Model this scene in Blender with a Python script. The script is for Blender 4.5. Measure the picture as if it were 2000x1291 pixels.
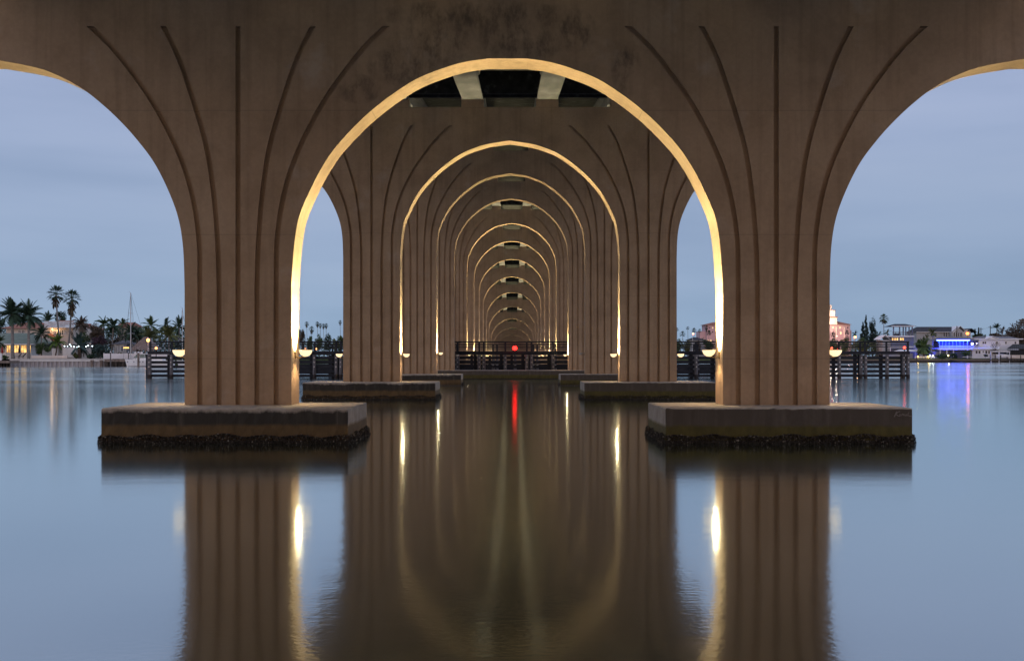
import bpy, bmesh, math, random
import numpy as np
from mathutils import Vector, Matrix
random.seed(7)
R = math.radians
S = bpy.context.scene
for o in list(bpy.data.objects): bpy.data.objects.remove(o)
C = S.collection

# ------------------------------------------------------------------ camera
F = 2143.0            # focal length in photo pixels (photo 2000 wide)
D1 = 27.0             # metres to the first pier
U = D1 / F            # metres per photo pixel at the first pier
CZ = 157 * U          # camera height above the water
CX = 11 * U
VX, HY = 1001.5, 699.0
cam = bpy.data.cameras.new('camera'); camo = bpy.data.objects.new('camera', cam); C.objects.link(camo)
camo.location = (CX, 0, CZ); camo.rotation_euler = (R(90), 0, 0)
cam.lens = F / 2000 * 36; cam.sensor_width = 36
cam.shift_x = -0.00075; cam.shift_y = 0.02675
cam.clip_start = 0.1; cam.clip_end = 9000
S.camera = camo
# ------------------------------------------------------------------ sky
SKY = dict(strength=1.0)
W = bpy.data.worlds.new('World'); S.world = W; W.use_nodes = True
nt = W.node_tree; nt.nodes.clear()
def N(nt, t, **k):
    n = nt.nodes.new(t)
    for a, b in k.items():
        if a.startswith('i_'): n.inputs[int(a[2:])].default_value = b
        else: setattr(n, a, b)
    return n
def ramp(nt, stops, fac=None, interp='LINEAR'):
    r = nt.nodes.new('ShaderNodeValToRGB'); e = r.color_ramp.elements; r.color_ramp.interpolation = interp
    while len(e) > 1: e.remove(e[-1])
    e[0].position = stops[0][0]; c = stops[0][1]; e[0].color = (*c, 1) if len(c) == 3 else c
    for p, c in stops[1:]:
        x = e.new(p); x.color = (*c, 1) if len(c) == 3 else c
    if fac is not None: nt.links.new(fac, r.inputs[0])
    return r
def mth(nt, op, a, b=None, clamp=False):
    m = nt.nodes.new('ShaderNodeMath'); m.operation = op; m.use_clamp = clamp
    for i, v in enumerate((a, b)):
        if v is None: continue
        if isinstance(v, (int, float)): m.inputs[i].default_value = v
        else: nt.links.new(v, m.inputs[i])
    return m.outputs[0]
def mixc(nt, fac, a, b, mode='MIX'):
    m = nt.nodes.new('ShaderNodeMix'); m.data_type = 'RGBA'; m.blend_type = mode
    for s, v in ((m.inputs[0], fac), (m.inputs[6], a), (m.inputs[7], b)):
        if isinstance(v, (int, float)): s.default_value = v
        elif isinstance(v, tuple): s.default_value = (*v, 1) if len(v) == 3 else v
        else: nt.links.new(v, s)
    return m.outputs[2]
tc = N(nt, 'ShaderNodeTexCoord')
sep = N(nt, 'ShaderNodeSeparateXYZ'); nt.links.new(tc.outputs['Generated'], sep.inputs[0])
mp = N(nt, 'ShaderNodeMapping'); mp.inputs['Scale'].default_value = (1.1, 1.1, 8); nt.links.new(tc.outputs['Generated'], mp.inputs[0])
nz = N(nt, 'ShaderNodeTexNoise'); nz.inputs['Scale'].default_value = 2.6; nz.inputs['Detail'].default_value = 5; nz.inputs['Roughness'].default_value = .45; nt.links.new(mp.outputs[0], nz.inputs['Vector'])
zz = mth(nt, 'ADD', sep.outputs[2], mth(nt, 'MULTIPLY', mth(nt, 'SUBTRACT', nz.outputs[0], .5), .05))
sk = ramp(nt, [(0, (.285, .395, .55)), (.03, (.30, .415, .58)), (.09, (.325, .425, .60)), (.17, (.338, .425, .61)), (.27, (.385, .455, .66)), (.6, (.50, .55, .74)), (1, (.46, .50, .70))], zz)
cl = ramp(nt, [(.28, (.86, .885, .91)), (.52, (1, 1, 1)), (.72, (1.08, 1.06, 1.03))], nz.outputs[0])
c1 = mixc(nt, 1.0, sk.outputs[0], cl.outputs[0], 'MULTIPLY')
# the sky toward the right shore is a shade darker low down
xr = mth(nt, 'MULTIPLY', mth(nt, 'MAXIMUM', sep.outputs[0], 0.0), .38)
lz = ramp(nt, [(0, (1, 1, 1)), (.22, (0, 0, 0))], sep.outputs[2])
c1 = mixc(nt, mth(nt, 'MULTIPLY', xr, lz.outputs[0]), c1, (.05, .12, .22))
# the afterglow stands behind the camera (toward -Y), low over the land
back = mth(nt, 'MULTIPLY', sep.outputs[1], -1.0, True)
back = mth(nt, 'POWER', back, 1.4)
lowz = ramp(nt, [(0, (1, 1, 1)), (.15, (.85, .85, .85)), (.35, (.2, .2, .2)), (.6, (0, 0, 0))], sep.outputs[2])
glow = mth(nt, 'MULTIPLY', back, lowz.outputs[0])
c2 = mixc(nt, glow, c1, (1.36, .95, .68))
bg = N(nt, 'ShaderNodeBackground'); nt.links.new(c2, bg.inputs[0]); bg.inputs[1].default_value = SKY['strength']
wo = N(nt, 'ShaderNodeOutputWorld'); nt.links.new(bg.outputs[0], wo.inputs[0])
# faint afterglow of the set sun, from behind the camera and very soft
sl = bpy.data.lights.new('sun', 'SUN'); sl.energy = 0.10; sl.angle = R(25); sl.color = (1, .62, .42)
so = bpy.data.objects.new('sun', sl); C.objects.link(so); so.rotation_euler = (R(83), 0, R(-8))
S.view_settings.view_transform = 'Standard'; S.view_settings.look = 'None'; S.view_settings.exposure = 0; S.view_settings.gamma = 1
S.cycles.use_denoising = True
try: S.cycles.denoiser = 'OPENIMAGEDENOISE'
except Exception: pass
S.cycles.max_bounces = 8; S.cycles.diffuse_bounces = 4; S.cycles.glossy_bounces = 4; S.cycles.transparent_max_bounces = 4
S.cycles.sample_clamp_indirect = 6.0; S.cycles.sample_clamp_direct = 0

# ------------------------------------------------------------------ helpers
def W3(px, py, D): return Vector((CX + (px - VX) * D / F, D, CZ + (HY - py) * D / F))
class MB:
    def __init__(s): s.v = []; s.f = []; s.m = []; s.cur = 0
    def mat(s, i): s.cur = i; return s
    def face(s, pts):
        b = len(s.v); s.v += [tuple(p) for p in pts]; s.f.append(tuple(range(b, b + len(pts)))); s.m.append(s.cur)
    def box(s, x0, x1, y0, y1, z0, z1):
        b = len(s.v)
        s.v += [(x, y, z) for z in (z0, z1) for y in (y0, y1) for x in (x0, x1)]
        for q in ((0, 2, 3, 1), (4, 5, 7, 6), (0, 1, 5, 4), (2, 6, 7, 3), (0, 4, 6, 2), (1, 3, 7, 5)):
            s.f.append(tuple(b + i for i in q)); s.m.append(s.cur)
        return s
    def bar(s, a, c, r0, r1=None, n=6, cap=True):
        a = Vector(a); c = Vector(c); r1 = r0 if r1 is None else r1
        d = (c - a); 
        if d.length < 1e-6: return s
        d.normalize(); u = d.orthogonal().normalized(); w = d.cross(u); b = len(s.v)
        for p, r in ((a, r0), (c, r1)):
            for i in range(n):
                t = 2 * math.pi * i / n + math.pi / n
                s.v.append(tuple(p + u * (r * math.cos(t)) + w * (r * math.sin(t))))
        for i in range(n):
            j = (i + 1) % n; s.f.append((b + i, b + j, b + n + j, b + n + i)); s.m.append(s.cur)
        if cap:
            s.f.append(tuple(b + i for i in range(n))[::-1]); s.m.append(s.cur)
            s.f.append(tuple(b + n + i for i in range(n))); s.m.append(s.cur)
        return s
    def tube(s, pts, r0, r1=None, n=6):
        r1 = r0 if r1 is None else r1; k = len(pts) - 1
        for i in range(k): s.bar(pts[i], pts[i + 1], r0 + (r1 - r0) * i / k, r0 + (r1 - r0) * (i + 1) / k, n, i in (0, k - 1))
        return s
    def ball(s, c, r, n=10, m=6, sz=1.0):
        b = len(s.v)
        for i in range(m + 1):
            t = math.pi * i / m
            for j in range(n):
                p = 2 * math.pi * j / n
                s.v.append((c[0] + r * math.sin(t) * math.cos(p), c[1] + r * math.sin(t) * math.sin(p), c[2] + sz * r * math.cos(t)))
        for i in range(m):
            for j in range(n):
                k = (j + 1) % n; s.f.append((b + i * n + j, b + (i + 1) * n + j, b + (i + 1) * n + k, b + i * n + k)); s.m.append(s.cur)
        return s
    def hip(s, x0, x1, y0, y1, z0, z1, ov=.4, inset=None, th=.12):
        x0 -= ov; x1 += ov; y0 -= ov; y1 += ov; w = (y1 - y0) / 2; ins = w if inset is None else inset
        ym = (y0 + y1) / 2
        a, b_, c, d = (x0, y0, z0), (x1, y0, z0), (x1, y1, z0), (x0, y1, z0); e, f = (x0 + ins, ym, z1), (x1 - ins, ym, z1)
        for q in ((a, b_, f, e), (b_, c, f), (c, d, e, f), (d, a, e), (d, c, b_, a)): s.face(q)
        return s
    def gable_front(s, x0, x1, y0, y1, z0, z1, ov=.4, th=.18):     # ridge runs away from the viewer
        xm = (x0 + x1) / 2; k = (z1 - z0) / ((x1 - x0) / 2); e = ov * k
        for a, b_ in (((x0 - ov, z0 - e), (xm, z1)), ((xm, z1), (x1 + ov, z0 - e))):
            p = [(a[0], y0 - ov, a[1]), (b_[0], y0 - ov, b_[1]), (b_[0], y1 + ov, b_[1]), (a[0], y1 + ov, a[1])]
            t = [(x, y, z + th) for x, y, z in p]
            s.face(p[::-1]); s.face(t)
            for i in range(4):
                j = (i + 1) % 4; s.face((p[i], p[j], t[j], t[i]))
        return s
    def build(s, name, mats, parent=None, smooth=False, bevel=0):
        me = bpy.data.meshes.new(name); me.from_pydata(s.v, [], s.f)
        if not isinstance(mats, (list, tuple)): mats = [mats]
        for m in mats: me.materials.append(m)
        if len(mats) > 1: me.polygons.foreach_set('material_index', s.m)
        if smooth: me.polygons.foreach_set('use_smooth', [True] * len(me.polygons))
        me.update()
        o = bpy.data.objects.new(name, me); C.objects.link(o)
        if parent is not None:
            o.parent = parent; o.matrix_parent_inverse = Matrix.Translation(parent.location).inverted()
        if bevel:
            b = o.modifiers.new('bevel', 'BEVEL'); b.width = bevel; b.segments = 2; b.limit_method = 'ANGLE'
        return o
def tag(o, label=None, cat=None, group=None, kind=None):
    if label: o['label'] = label
    if cat: o['category'] = cat
    if group: o['group'] = group
    if kind: o['kind'] = kind
    return o
def thing(name, loc, label, cat, group=None):
    o = bpy.data.objects.new(name, None); o.empty_display_size = .2; C.objects.link(o); o.location = loc
    return tag(o, label, cat, group)

# ------------------------------------------------------------------ materials
def mat(name, stops, scale=1.0, rough=.8, bump=.1, bscale=None, stretch=(1, 1, 1), detail=6, metal=0, spec=.3, emit=None, es=0):
    m = bpy.data.materials.new(name); m.use_nodes = True; t = m.node_tree
    p = t.nodes['Principled BSDF']; p.inputs['Roughness'].default_value = rough; p.inputs['Metallic'].default_value = metal
    p.inputs['Specular IOR Level'].default_value = spec
    g = N(t, 'ShaderNodeTexCoord'); q = N(t, 'ShaderNodeMapping'); q.inputs['Scale'].default_value = stretch; t.links.new(g.outputs['Object'], q.inputs[0])
    n = N(t, 'ShaderNodeTexNoise'); n.inputs['Scale'].default_value = scale; n.inputs['Detail'].default_value = detail; t.links.new(q.outputs[0], n.inputs['Vector'])
    if len(stops) == 1: stops = [(0, stops[0]), (1, stops[0])]
    elif not isinstance(stops[0][0], (int, float)) or len(stops[0]) == 3: stops = [(.3, stops[0]), (.7, stops[1])]
    r = ramp(t, stops, n.outputs[0]); t.links.new(r.outputs[0], p.inputs['Base Color'])
    if bump:
        n2 = N(t, 'ShaderNodeTexNoise'); n2.inputs['Scale'].default_value = bscale or scale * 6; n2.inputs['Detail'].default_value = 8; t.links.new(q.outputs[0], n2.inputs['Vector'])
        b = N(t, 'ShaderNodeBump'); b.inputs['Strength'].default_value = bump; b.inputs['Distance'].default_value = .05; t.links.new(n2.outputs[0], b.inputs['Height']); t.links.new(b.outputs[0], p.inputs['Normal'])
    if emit: p.inputs['Emission Color'].default_value = (*emit, 1); p.inputs['Emission Strength'].default_value = es
    return m
def glowmat(name, col, st): return mat(name, [col], emit=col, es=st, bump=0)

def concrete_pier(name, stains):
    m = bpy.data.materials.new(name); m.use_nodes = True; t = m.node_tree; p = t.nodes['Principled BSDF']
    p.inputs['Roughness'].default_value = .85; p.inputs['Specular IOR Level'].default_value = .25
    g = N(t, 'ShaderNodeTexCoord'); P = g.outputs['Object']
    def noise(sc, stretch=(1, 1, 1), det=6, ro=.55):
        q = N(t, 'ShaderNodeMapping'); q.inputs['Scale'].default_value = stretch; t.links.new(P, q.inputs[0])
        n = N(t, 'ShaderNodeTexNoise'); n.inputs['Scale'].default_value = sc; n.inputs['Detail'].default_value = det; n.inputs['Roughness'].default_value = ro
        t.links.new(q.outputs[0], n.inputs['Vector']); return n.outputs[0]
    base = ramp(t, [(.25, (.40, .272, .172)), (.5, (.455, .313, .200)), (.75, (.49, .348, .230))], noise(.45))
    fine = ramp(t, [(.3, (.90, .90, .90)), (.7, (1.06, 1.06, 1.06))], noise(9, (1, 1, 1), 8, .7))
    streak = ramp(t, [(.36, (.74, .72, .70)), (.50, (1, 1, 1)), (.66, (1.0, 1.0, 1.0)), (.74, (1.10, 1.10, 1.11))], noise(2.2, (1.8, 1.8, .07), 6, .62))
    c = mixc(t, 1.0, base.outputs[0], fine.outputs[0], 'MULTIPLY')
    c = mixc(t, .45, c, streak.outputs[0], 'MULTIPLY')
    blot = ramp(t, [(.38, (.80, .79, .78)), (.5, (1, 1, 1)), (.62, (1.06, 1.06, 1.06))], noise(.9, (1, 1, 1), 9, .68))
    c = mixc(t, .4, c, blot.outputs[0], 'MULTIPLY')
    pits = ramp(t, [(.70, (1, 1, 1)), (.74, (.55, .52, .50))], noise(22, (1, 1, 1), 3, .5))
    c = mixc(t, .5, c, pits.outputs[0], 'MULTIPLY')
    # pale efflorescence clouds
    pale = ramp(t, [(.60, (0, 0, 0)), (.75, (1, 1, 1))], noise(.8, (1, 1, 1), 7, .6))
    c = mixc(t, mth(t, 'MULTIPLY', pale.outputs[0], .30), c, (.62, .53, .46))
    # formwork joint lines
    sp = N(t, 'ShaderNodeSeparateXYZ'); t.links.new(P, sp.inputs[0])
    fr = mth(t, 'FRACT', mth(t, 'DIVIDE', mth(t, 'ADD', sp.outputs[2], 1.1), 3.05))
    line = mth(t, 'LESS_THAN', fr, .006)
    c = mixc(t, mth(t, 'MULTIPLY', line, .42), c, (.2, .15, .11))
    # dark mildew blotches where water runs off the cap
    mask = None
    for (x, z, rx, rz) in stains:
        dx = mth(t, 'POWER', mth(t, 'DIVIDE', mth(t, 'SUBTRACT', sp.outputs[0], x), rx), 2)
        dz = mth(t, 'POWER', mth(t, 'DIVIDE', mth(t, 'SUBTRACT', sp.outputs[2], z), rz), 2)
        k = mth(t, 'SUBTRACT', 1.0, mth(t, 'ADD', dx, dz), True)
        mask = k if mask is None else mth(t, 'MAXIMUM', mask, k)
    if mask is not None:
        nn = ramp(t, [(.44, (0, 0, 0)), (.66, (1, 1, 1))], noise(2.6, (1, 1, .55), 10, .7))
        f = mth(t, 'MULTIPLY', mth(t, 'MULTIPLY', mth(t, 'POWER', mask, .45), nn.outputs[0]), .78)
        c = mixc(t, f, c, (.075, .055, .042))
    t.links.new(c, p.inputs['Base Color'])
    b = N(t, 'ShaderNodeBump'); b.inputs['Strength'].default_value = .25; b.inputs['Distance'].default_value = .02
    t.links.new(noise(14, (1, 1, 1), 8, .7), b.inputs['Height']); t.links.new(b.outputs[0], p.inputs['Normal'])
    return m
def concrete_footing(name, dark, band, lo, hi, amt, ragged):
    """cap block: pale concrete, dark algae on the weather face, tide band, slime near the water"""
    m = bpy.data.materials.new(name); m.use_nodes = True; t = m.node_tree; p = t.nodes['Principled BSDF']
    p.inputs['Roughness'].default_value = .8; p.inputs['Specular IOR Level'].default_value = .3
    g = N(t, 'ShaderNodeTexCoord'); P = g.outputs['Object']
    def noise(sc, stretch=(1, 1, 1), det=6, ro=.55):
        q = N(t, 'ShaderNodeMapping'); q.inputs['Scale'].default_value = stretch; t.links.new(P, q.inputs[0])
        n = N(t, 'ShaderNodeTexNoise'); n.inputs['Scale'].default_value = sc; n.inputs['Detail'].default_value = det; n.inputs['Roughness'].default_value = ro
        t.links.new(q.outputs[0], n.inputs['Vector']); return n.outputs[0]
    sp = N(t, 'ShaderNodeSeparateXYZ'); t.links.new(P, sp.inputs[0]); z = sp.outputs[2]
    ge = N(t, 'ShaderNodeNewGeometry'); ns = N(t, 'ShaderNodeSeparateXYZ'); t.links.new(ge.outputs['True Normal'], ns.inputs[0])
    base = ramp(t, [(.25, (.30, .25, .20)), (.5, (.42, .36, .30)), (.75, (.52, .46, .39))], noise(2.2, (1, 1, 1), 9, .65))
    c = base.outputs[0]
    side = mth(t, 'LESS_THAN', ns.outputs[2], .5)
    front = mth(t, 'MULTIPLY', mth(t, 'GREATER_THAN', mth(t, 'ABSOLUTE', ns.outputs[1]), .5), side)
    # algae edge: ragged line below the arris, streaked downward
    edge = mth(t, 'ADD', z, mth(t, 'MULTIPLY', mth(t, 'SUBTRACT', noise(1.3, (1, 1, .35), 8, .7), .5), ragged))
    al = ramp(t, [(hi - .05, (1, 1, 1)), (hi + .02, (0, 0, 0))], edge)
    st = ramp(t, [(.48, (1, 1, 1)), (.66, (.93, .93, .93)), (.78, (.55, .55, .55))], noise(3.4, (1.5, 1.5, .05), 5, .6))
    c = mixc(t, mth(t, 'MULTIPLY', mth(t, 'MULTIPLY', mth(t, 'MULTIPLY', al.outputs[0], front), st.outputs[0]), amt), c, dark)
    # side faces: only blotchy rust and grime
    sg = ramp(t, [(.45, (0, 0, 0)), (.7, (1, 1, 1))], noise(1.8, (1, 1, .5), 8, .7))
    c = mixc(t, mth(t, 'MULTIPLY', mth(t, 'MULTIPLY', sg.outputs[0], mth(t, 'SUBTRACT', side, front)), .35), c, (.16, .12, .09))
    z2 = mth(t, 'ADD', z, mth(t, 'MULTIPLY', mth(t, 'SUBTRACT', noise(2.6, (1, 1, .4), 7, .6), .5), .12))
    bd = ramp(t, [(lo - .03, (1, 1, 1)), (lo + .05, (0, 0, 0))], z2)
    bn = ramp(t, [(.3, tuple(x * .7 for x in band)), (.7, tuple(x * 1.25 for x in band))], noise(5, (1, 1, .4), 8, .65))
    c = mixc(t, mth(t, 'MULTIPLY', mth(t, 'MULTIPLY', bd.outputs[0], side), .93), c, bn.outputs[0])
    # open-sky light on the top put into its colour, then brown stains
    c = mixc(t, mth(t, 'SUBTRACT', 1.0, side), c, mixc(t, 1.0, c, (1.35, 1.38, 1.42), 'MULTIPLY'))
    tp = ramp(t, [(.5, (0, 0, 0)), (.68, (1, 1, 1))], noise(3.0, (1, 1, 1), 9, .7))
    c = mixc(t, mth(t, 'MULTIPLY', mth(t, 'MULTIPLY', tp.outputs[0], mth(t, 'SUBTRACT', 1.0, side)), .35), c, (.22, .16, .10))
    t.links.new(c, p.inputs['Base Color'])
    b = N(t, 'ShaderNodeBump'); b.inputs['Strength'].default_value = .5; b.inputs['Distance'].default_value = .03
    t.links.new(noise(9, (1, 1, 1), 9, .75), b.inputs['Height']); t.links.new(b.outputs[0], p.inputs['Normal'])
    return m
def foliage(name, a, b, sc=.6):
    return mat(name, [(.32, a), (.68, b)], scale=sc, rough=.7, bump=0, detail=4, spec=.15)

M = {}
M['pier'] = concrete_pier('pier_concrete', [])
M['footL'] = concrete_footing('footing_concrete_dark', (.030, .026, .021), (.15, .095, .042), .42, .77, .96, .38)
M['footR'] = concrete_footing('footing_concrete_olive', (.070, .054, .041), (.105, .085, .022), .40, .86, .93, .30)
M['oyster'] = mat('oyster_shell', [(.35, (.018, .015, .012)), (.58, (.04, .032, .027)), (.68, (.13, .11, .09)), (.74, (.55, .50, .44))], scale=22, rough=.55, bump=.3, spec=.4)
def shell_mat():
    m = bpy.data.materials.new('oyster_shells'); m.use_nodes = True; t = m.node_tree; p = t.nodes['Principled BSDF']; p.inputs['Roughness'].default_value = .5
    g = N(t, 'ShaderNodeNewGeometry'); r = ramp(t, [(0, (.018, .014, .011)), (.5, (.036, .028, .022)), (.78, (.07, .055, .044)), (.92, (.15, .125, .10)), (.98, (.45, .40, .33))], g.outputs['Random Per Island'])
    t.links.new(r.outputs[0], p.inputs['Base Color']); return m
M['oyster'] = shell_mat()
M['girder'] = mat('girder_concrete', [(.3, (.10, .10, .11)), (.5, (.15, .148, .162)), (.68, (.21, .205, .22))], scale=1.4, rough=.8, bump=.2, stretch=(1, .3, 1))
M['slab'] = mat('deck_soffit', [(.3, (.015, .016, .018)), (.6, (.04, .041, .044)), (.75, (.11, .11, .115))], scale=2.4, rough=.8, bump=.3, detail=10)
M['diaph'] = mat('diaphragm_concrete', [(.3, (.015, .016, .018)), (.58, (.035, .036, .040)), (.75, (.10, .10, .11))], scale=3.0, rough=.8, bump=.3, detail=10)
M['timber'] = mat('creosote_timber', [(.3, (.010, .012, .018)), (.7, (.030, .032, .042))], scale=3, rough=.75, bump=.3, stretch=(.3, 1, 1))
M['pile'] = mat('weathered_pile', [(.3, (.07, .068, .075)), (.7, (.19, .18, .19))], scale=3, rough=.85, bump=.3, stretch=(2, 2, .4))
M['pilewet'] = mat('wet_pile_foot', [(.3, (.012, .010, .010)), (.7, (.05, .035, .03))], scale=6, rough=.6, bump=.4)
M['bolt'] = mat('galvanised_bolt', [(.45, .45, .48)], rough=.4, metal=.6, bump=0)
M['glass_lit'] = None

# ------------------------------------------------------------------ water
def water_mat():
    m = bpy.data.materials.new('bay_water'); m.use_nodes = True; t = m.node_tree; t.nodes.clear()
    out = N(t, 'ShaderNodeOutputMaterial'); g = N(t, 'ShaderNodeTexCoord')
    df = N(t, 'ShaderNodeBsdfDiffuse'); df.inputs[0].default_value = (.018, .028, .006, 1)
    gl = N(t, 'ShaderNodeBsdfGlossy'); gl.distribution = 'MULTI_GGX'; gl.inputs['Color'].default_value = (.90, .97, .975, 1)
    def noise(sc, stretch, det, ro=.5):
        q = N(t, 'ShaderNodeMapping'); q.inputs['Scale'].default_value = stretch; t.links.new(g.outputs['Object'], q.inputs[0])
        n = N(t, 'ShaderNodeTexNoise'); n.inputs['Scale'].default_value = sc; n.inputs['Detail'].default_value = det; n.inputs['Roughness'].default_value = ro
        t.links.new(q.outputs[0], n.inputs['Vector']); return n.outputs[0]
    # breeze patches: broad bands lying across the view
    patch = ramp(t, [(.42, (0, 0, 0)), (.58, (1, 1, 1))], noise(.05, (.35, 1, 1), 4, .6))
    # patches matter only far out
    sp = N(t, 'ShaderNodeSeparateXYZ'); t.links.new(g.outputs['Object'], sp.inputs[0])
    far = N(t, 'ShaderNodeMapRange'); far.inputs[1].default_value = 55; far.inputs[2].default_value = 110; t.links.new(sp.outputs[1], far.inputs[0])
    pf = mth(t, 'MULTIPLY', patch.outputs[0], far.outputs[0])
    ro = mth(t, 'ADD', .098, mth(t, 'MULTIPLY', pf, .06))
    t.links.new(ro, gl.inputs['Roughness'])
    h = mth(t, 'ADD', mth(t, 'MULTIPLY', noise(1.1, (.7, 1.2, 1), 3, .5), .7), mth(t, 'MULTIPLY', noise(13, (.8, 1.2, 1), 2, .6), .26))
    b = N(t, 'ShaderNodeBump'); b.inputs['Strength'].default_value = .028; b.inputs['Distance'].default_value = .12
    t.links.new(h, b.inputs['Height']); t.links.new(b.outputs[0], gl.inputs['Normal'])
    lw = N(t, 'ShaderNodeLayerWeight'); lw.inputs[0].default_value = .5
    fac = mth(t, 'POWER', lw.outputs[1], 1.55)
    mx = N(t, 'ShaderNodeMixShader'); t.links.new(fac, mx.inputs[0]); t.links.new(df.outputs[0], mx.inputs[1]); t.links.new(gl.outputs[0], mx.inputs[2])
    t.links.new(mx.outputs[0], out.inputs[0]); return m
b = MB(); b.face([(-3500, -300, 0), (3500, -300, 0), (3500, 5000, 0), (-3500, 5000, 0)])
tag(b.build('water', water_mat()), kind='structure')

# ------------------------------------------------------------------ bridge piers
#        d (x D1)  crown height above water (px at D1)
PD = [1.0, 1.98, 2.93, 3.82, 4.87, 5.75, 6.65, 7.57, 8.49, 9.42, 10.35, 11.28, 12.2, 13.12]
PH = [741, 996.5, 1212, 1345, 1438, 1469, 1440, 1357, 1242, 1097, 952, 821, 706, 602]
T = .037 * D1
LCAP = 1090
inn = [(-445, 0), (-385, 3.8), (-342, 8.5), (-303, 17), (-255, 37.5), (-214, 58.8), (-173.5, 86), (-123, 132.5), (-80.6, 182.5), (-42, 240.5), (-20.6, 291.5), (-7, 337.5), (0, 382.5)]
outr = [(-445, 0), (-369, 3), (-311, 12.4), (-257, 32), (-204, 59), (-162, 90), (-127, 121), (-90, 160), (-55, 206), (-26, 264), (-12, 315), (0, 385)]
g5 = [(-445, 74.5), (-357.5, 76), (-276, 87.4), (-206.5, 107), (-141, 136), (-79, 170.6), (-24, 209.4), (24, 248), (63.5, 289.5)]
g2 = [(-445, 37), (-361, 39.7), (-272, 46.7), (-179, 60.3), (-94, 83.5), (3, 116.4), (63, 146)]
def dense(pts, k=6):
    P = [np.array(p, float) for p in pts]; P = [2 * P[0] - P[1]] + P + [2 * P[-1] - P[-2]]; r = []
    for i in range(1, len(P) - 2):
        for j in range(k):
            t = j / k; a, b_, c, d = P[i - 1], P[i], P[i + 1], P[i + 2]
            r.append(.5 * (2 * b_ + (c - a) * t + (2 * a - 5 * b_ + 4 * c - d) * t * t + (3 * b_ - a - 3 * c + d) * t ** 3))
    r.append(P[-2]); return np.array(r)
Di, Do, D5, D2 = dense(inn), dense(outr), dense(g5), dense(g2)
Di[:, 1] = np.maximum.accumulate(np.maximum(Di[:, 1], 0)); Do[:, 1] = np.maximum.accumulate(np.maximum(Do[:, 1], 0))
def itp(Dn, v): return float(np.interp(v, Dn[:, 0], Dn[:, 1]))
FOOT_TOP = 65.0
def pier_mesh(n):
    H = PH[n]; xi = 421.5 if n == 0 else 425.0; xo = 630.0 if n == 0 else 645.0
    peak = 0 if n == 0 else 6.0
    Hb = H - peak; y0 = PD[n] * D1; y1 = y0 + T; c = (xi + xo) / 2; hw = (xo - xi) / 2; ks = hw / 104.25; gd = .10
    vb = FOOT_TOP - Hb
    levels = sorted(set([vb, (vb - 445) / 2] + [float(x) for x in Di[:, 0]] + [float((a + b_) / 2) for a, b_ in zip(Di[:-1, 0], Di[1:, 0])] + [-357.5, -276, -24] + [x for x in (-35., -28., -14., -3.5, -1.)] + [float(Di[-1, 0])]))
    levels = [v for v in levels if v <= 0]
    L = [(v, itp(Di, v), itp(Do, v) , True) for v in levels]
    flat_i = xi + hw; 
    if peak: L += [(peak, 1e9, 1e9, True)]
    else: L += [(0.001, 1e9, 1e9, True)]
    L += [(24, 1e9, 1e9, True), (45, 1e9, 1e9, True), (63, 1e9, 1e9, True), (63.01, 1e9, 1e9, False), (135.6, 1e9, 1e9, False)]
    b = MB()
    for s in (-1, 1):
        rows = []
        for v, ei, eo, gr in L:
            ti = -(hw + ei * (xi / 421.5)) if ei < 1e8 else -c
            to = hw + eo if eo < 1e8 else LCAP - c
            a5, a2 = itp(D5, min(v, 63)) * ks, itp(D2, min(v, 63)) * ks
            dv = 4.0
            s5 = abs(itp(D5, min(v + dv, 63)) - itp(D5, min(v + dv, 63) - 2 * dv)) / (2 * dv); s2 = abs(itp(D2, min(v + dv, 63)) - itp(D2, min(v + dv, 63) - 2 * dv)) / (2 * dv)
            w5, w2, w0 = 4.9 * math.hypot(1, s5), 4.9 * math.hypot(1, s2), 4.9
            tt = [ti, -a5 - w5, -a5 + w5, -a2 - w2, -a2 + w2, -w0, w0, a2 - w2, a2 + w2, a5 - w5, a5 + w5, to]
            rows.append((v, [s * (c + q) * U for q in tt], gr))
        for (va, A, ga), (vb_, B, gb) in zip(rows, rows[1:]):
            za, zb = (Hb + va) * U, (Hb + vb_) * U
            grv = ga and gb
            for k in range(11):
                isg = (k % 2 == 1) and grv
                for (yy, dirn) in ((y0, 1), (y1, -1)):
                    d_ = yy + (gd * dirn if isg else 0)
                    q = [(A[k], d_, za), (A[k + 1], d_, za), (B[k + 1], d_, zb), (B[k], d_, zb)]
                    if (s > 0) != (dirn > 0): q = q[::-1]
                    if zb - za > 1e-3 or abs(A[k] - B[k]) + abs(A[k + 1] - B[k + 1]) > 1e-4: b.face(q)
                    if isg:
                        for kk in (k, k + 1):
                            b.face([(A[kk], yy, za), (A[kk], d_, za), (B[kk], d_, zb), (B[kk], yy, zb)])
                        if vb_ >= 63: b.face([(B[k], yy, zb), (B[k + 1], yy, zb), (B[k + 1], d_, zb), (B[k], d_, zb)])
            # arch soffits (inner and outer), and the end of the cap
            for kk in (0, 11):
                if kk == 0 and (va >= peak and va > -1e-6 and not (va == 0)): 
                    if va >= (peak or .001): continue
                b.face([(A[kk], y0, za), (A[kk], y1, za), (B[kk], y1, zb), (B[kk], y0, zb)] if (s < 0) == (kk == 0) else [(A[kk], y1, za), (A[kk], y0, za), (B[kk], y0, zb), (B[kk], y1, zb)])
    zt = (Hb + 135.6) * U
    b.face([(-LCAP * U, y0, zt), (LCAP * U, y0, zt), (LCAP * U, y1, zt), (-LCAP * U, y1, zt)])
    for g in (-1015, -725, -435, -145, 145, 435, 725, 1015):
        b.box((g - 43) * U, (g + 43) * U, y0 + .003, y1 - .003, zt + .001, zt + 33 * U)
    return b, y0, zt
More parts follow.
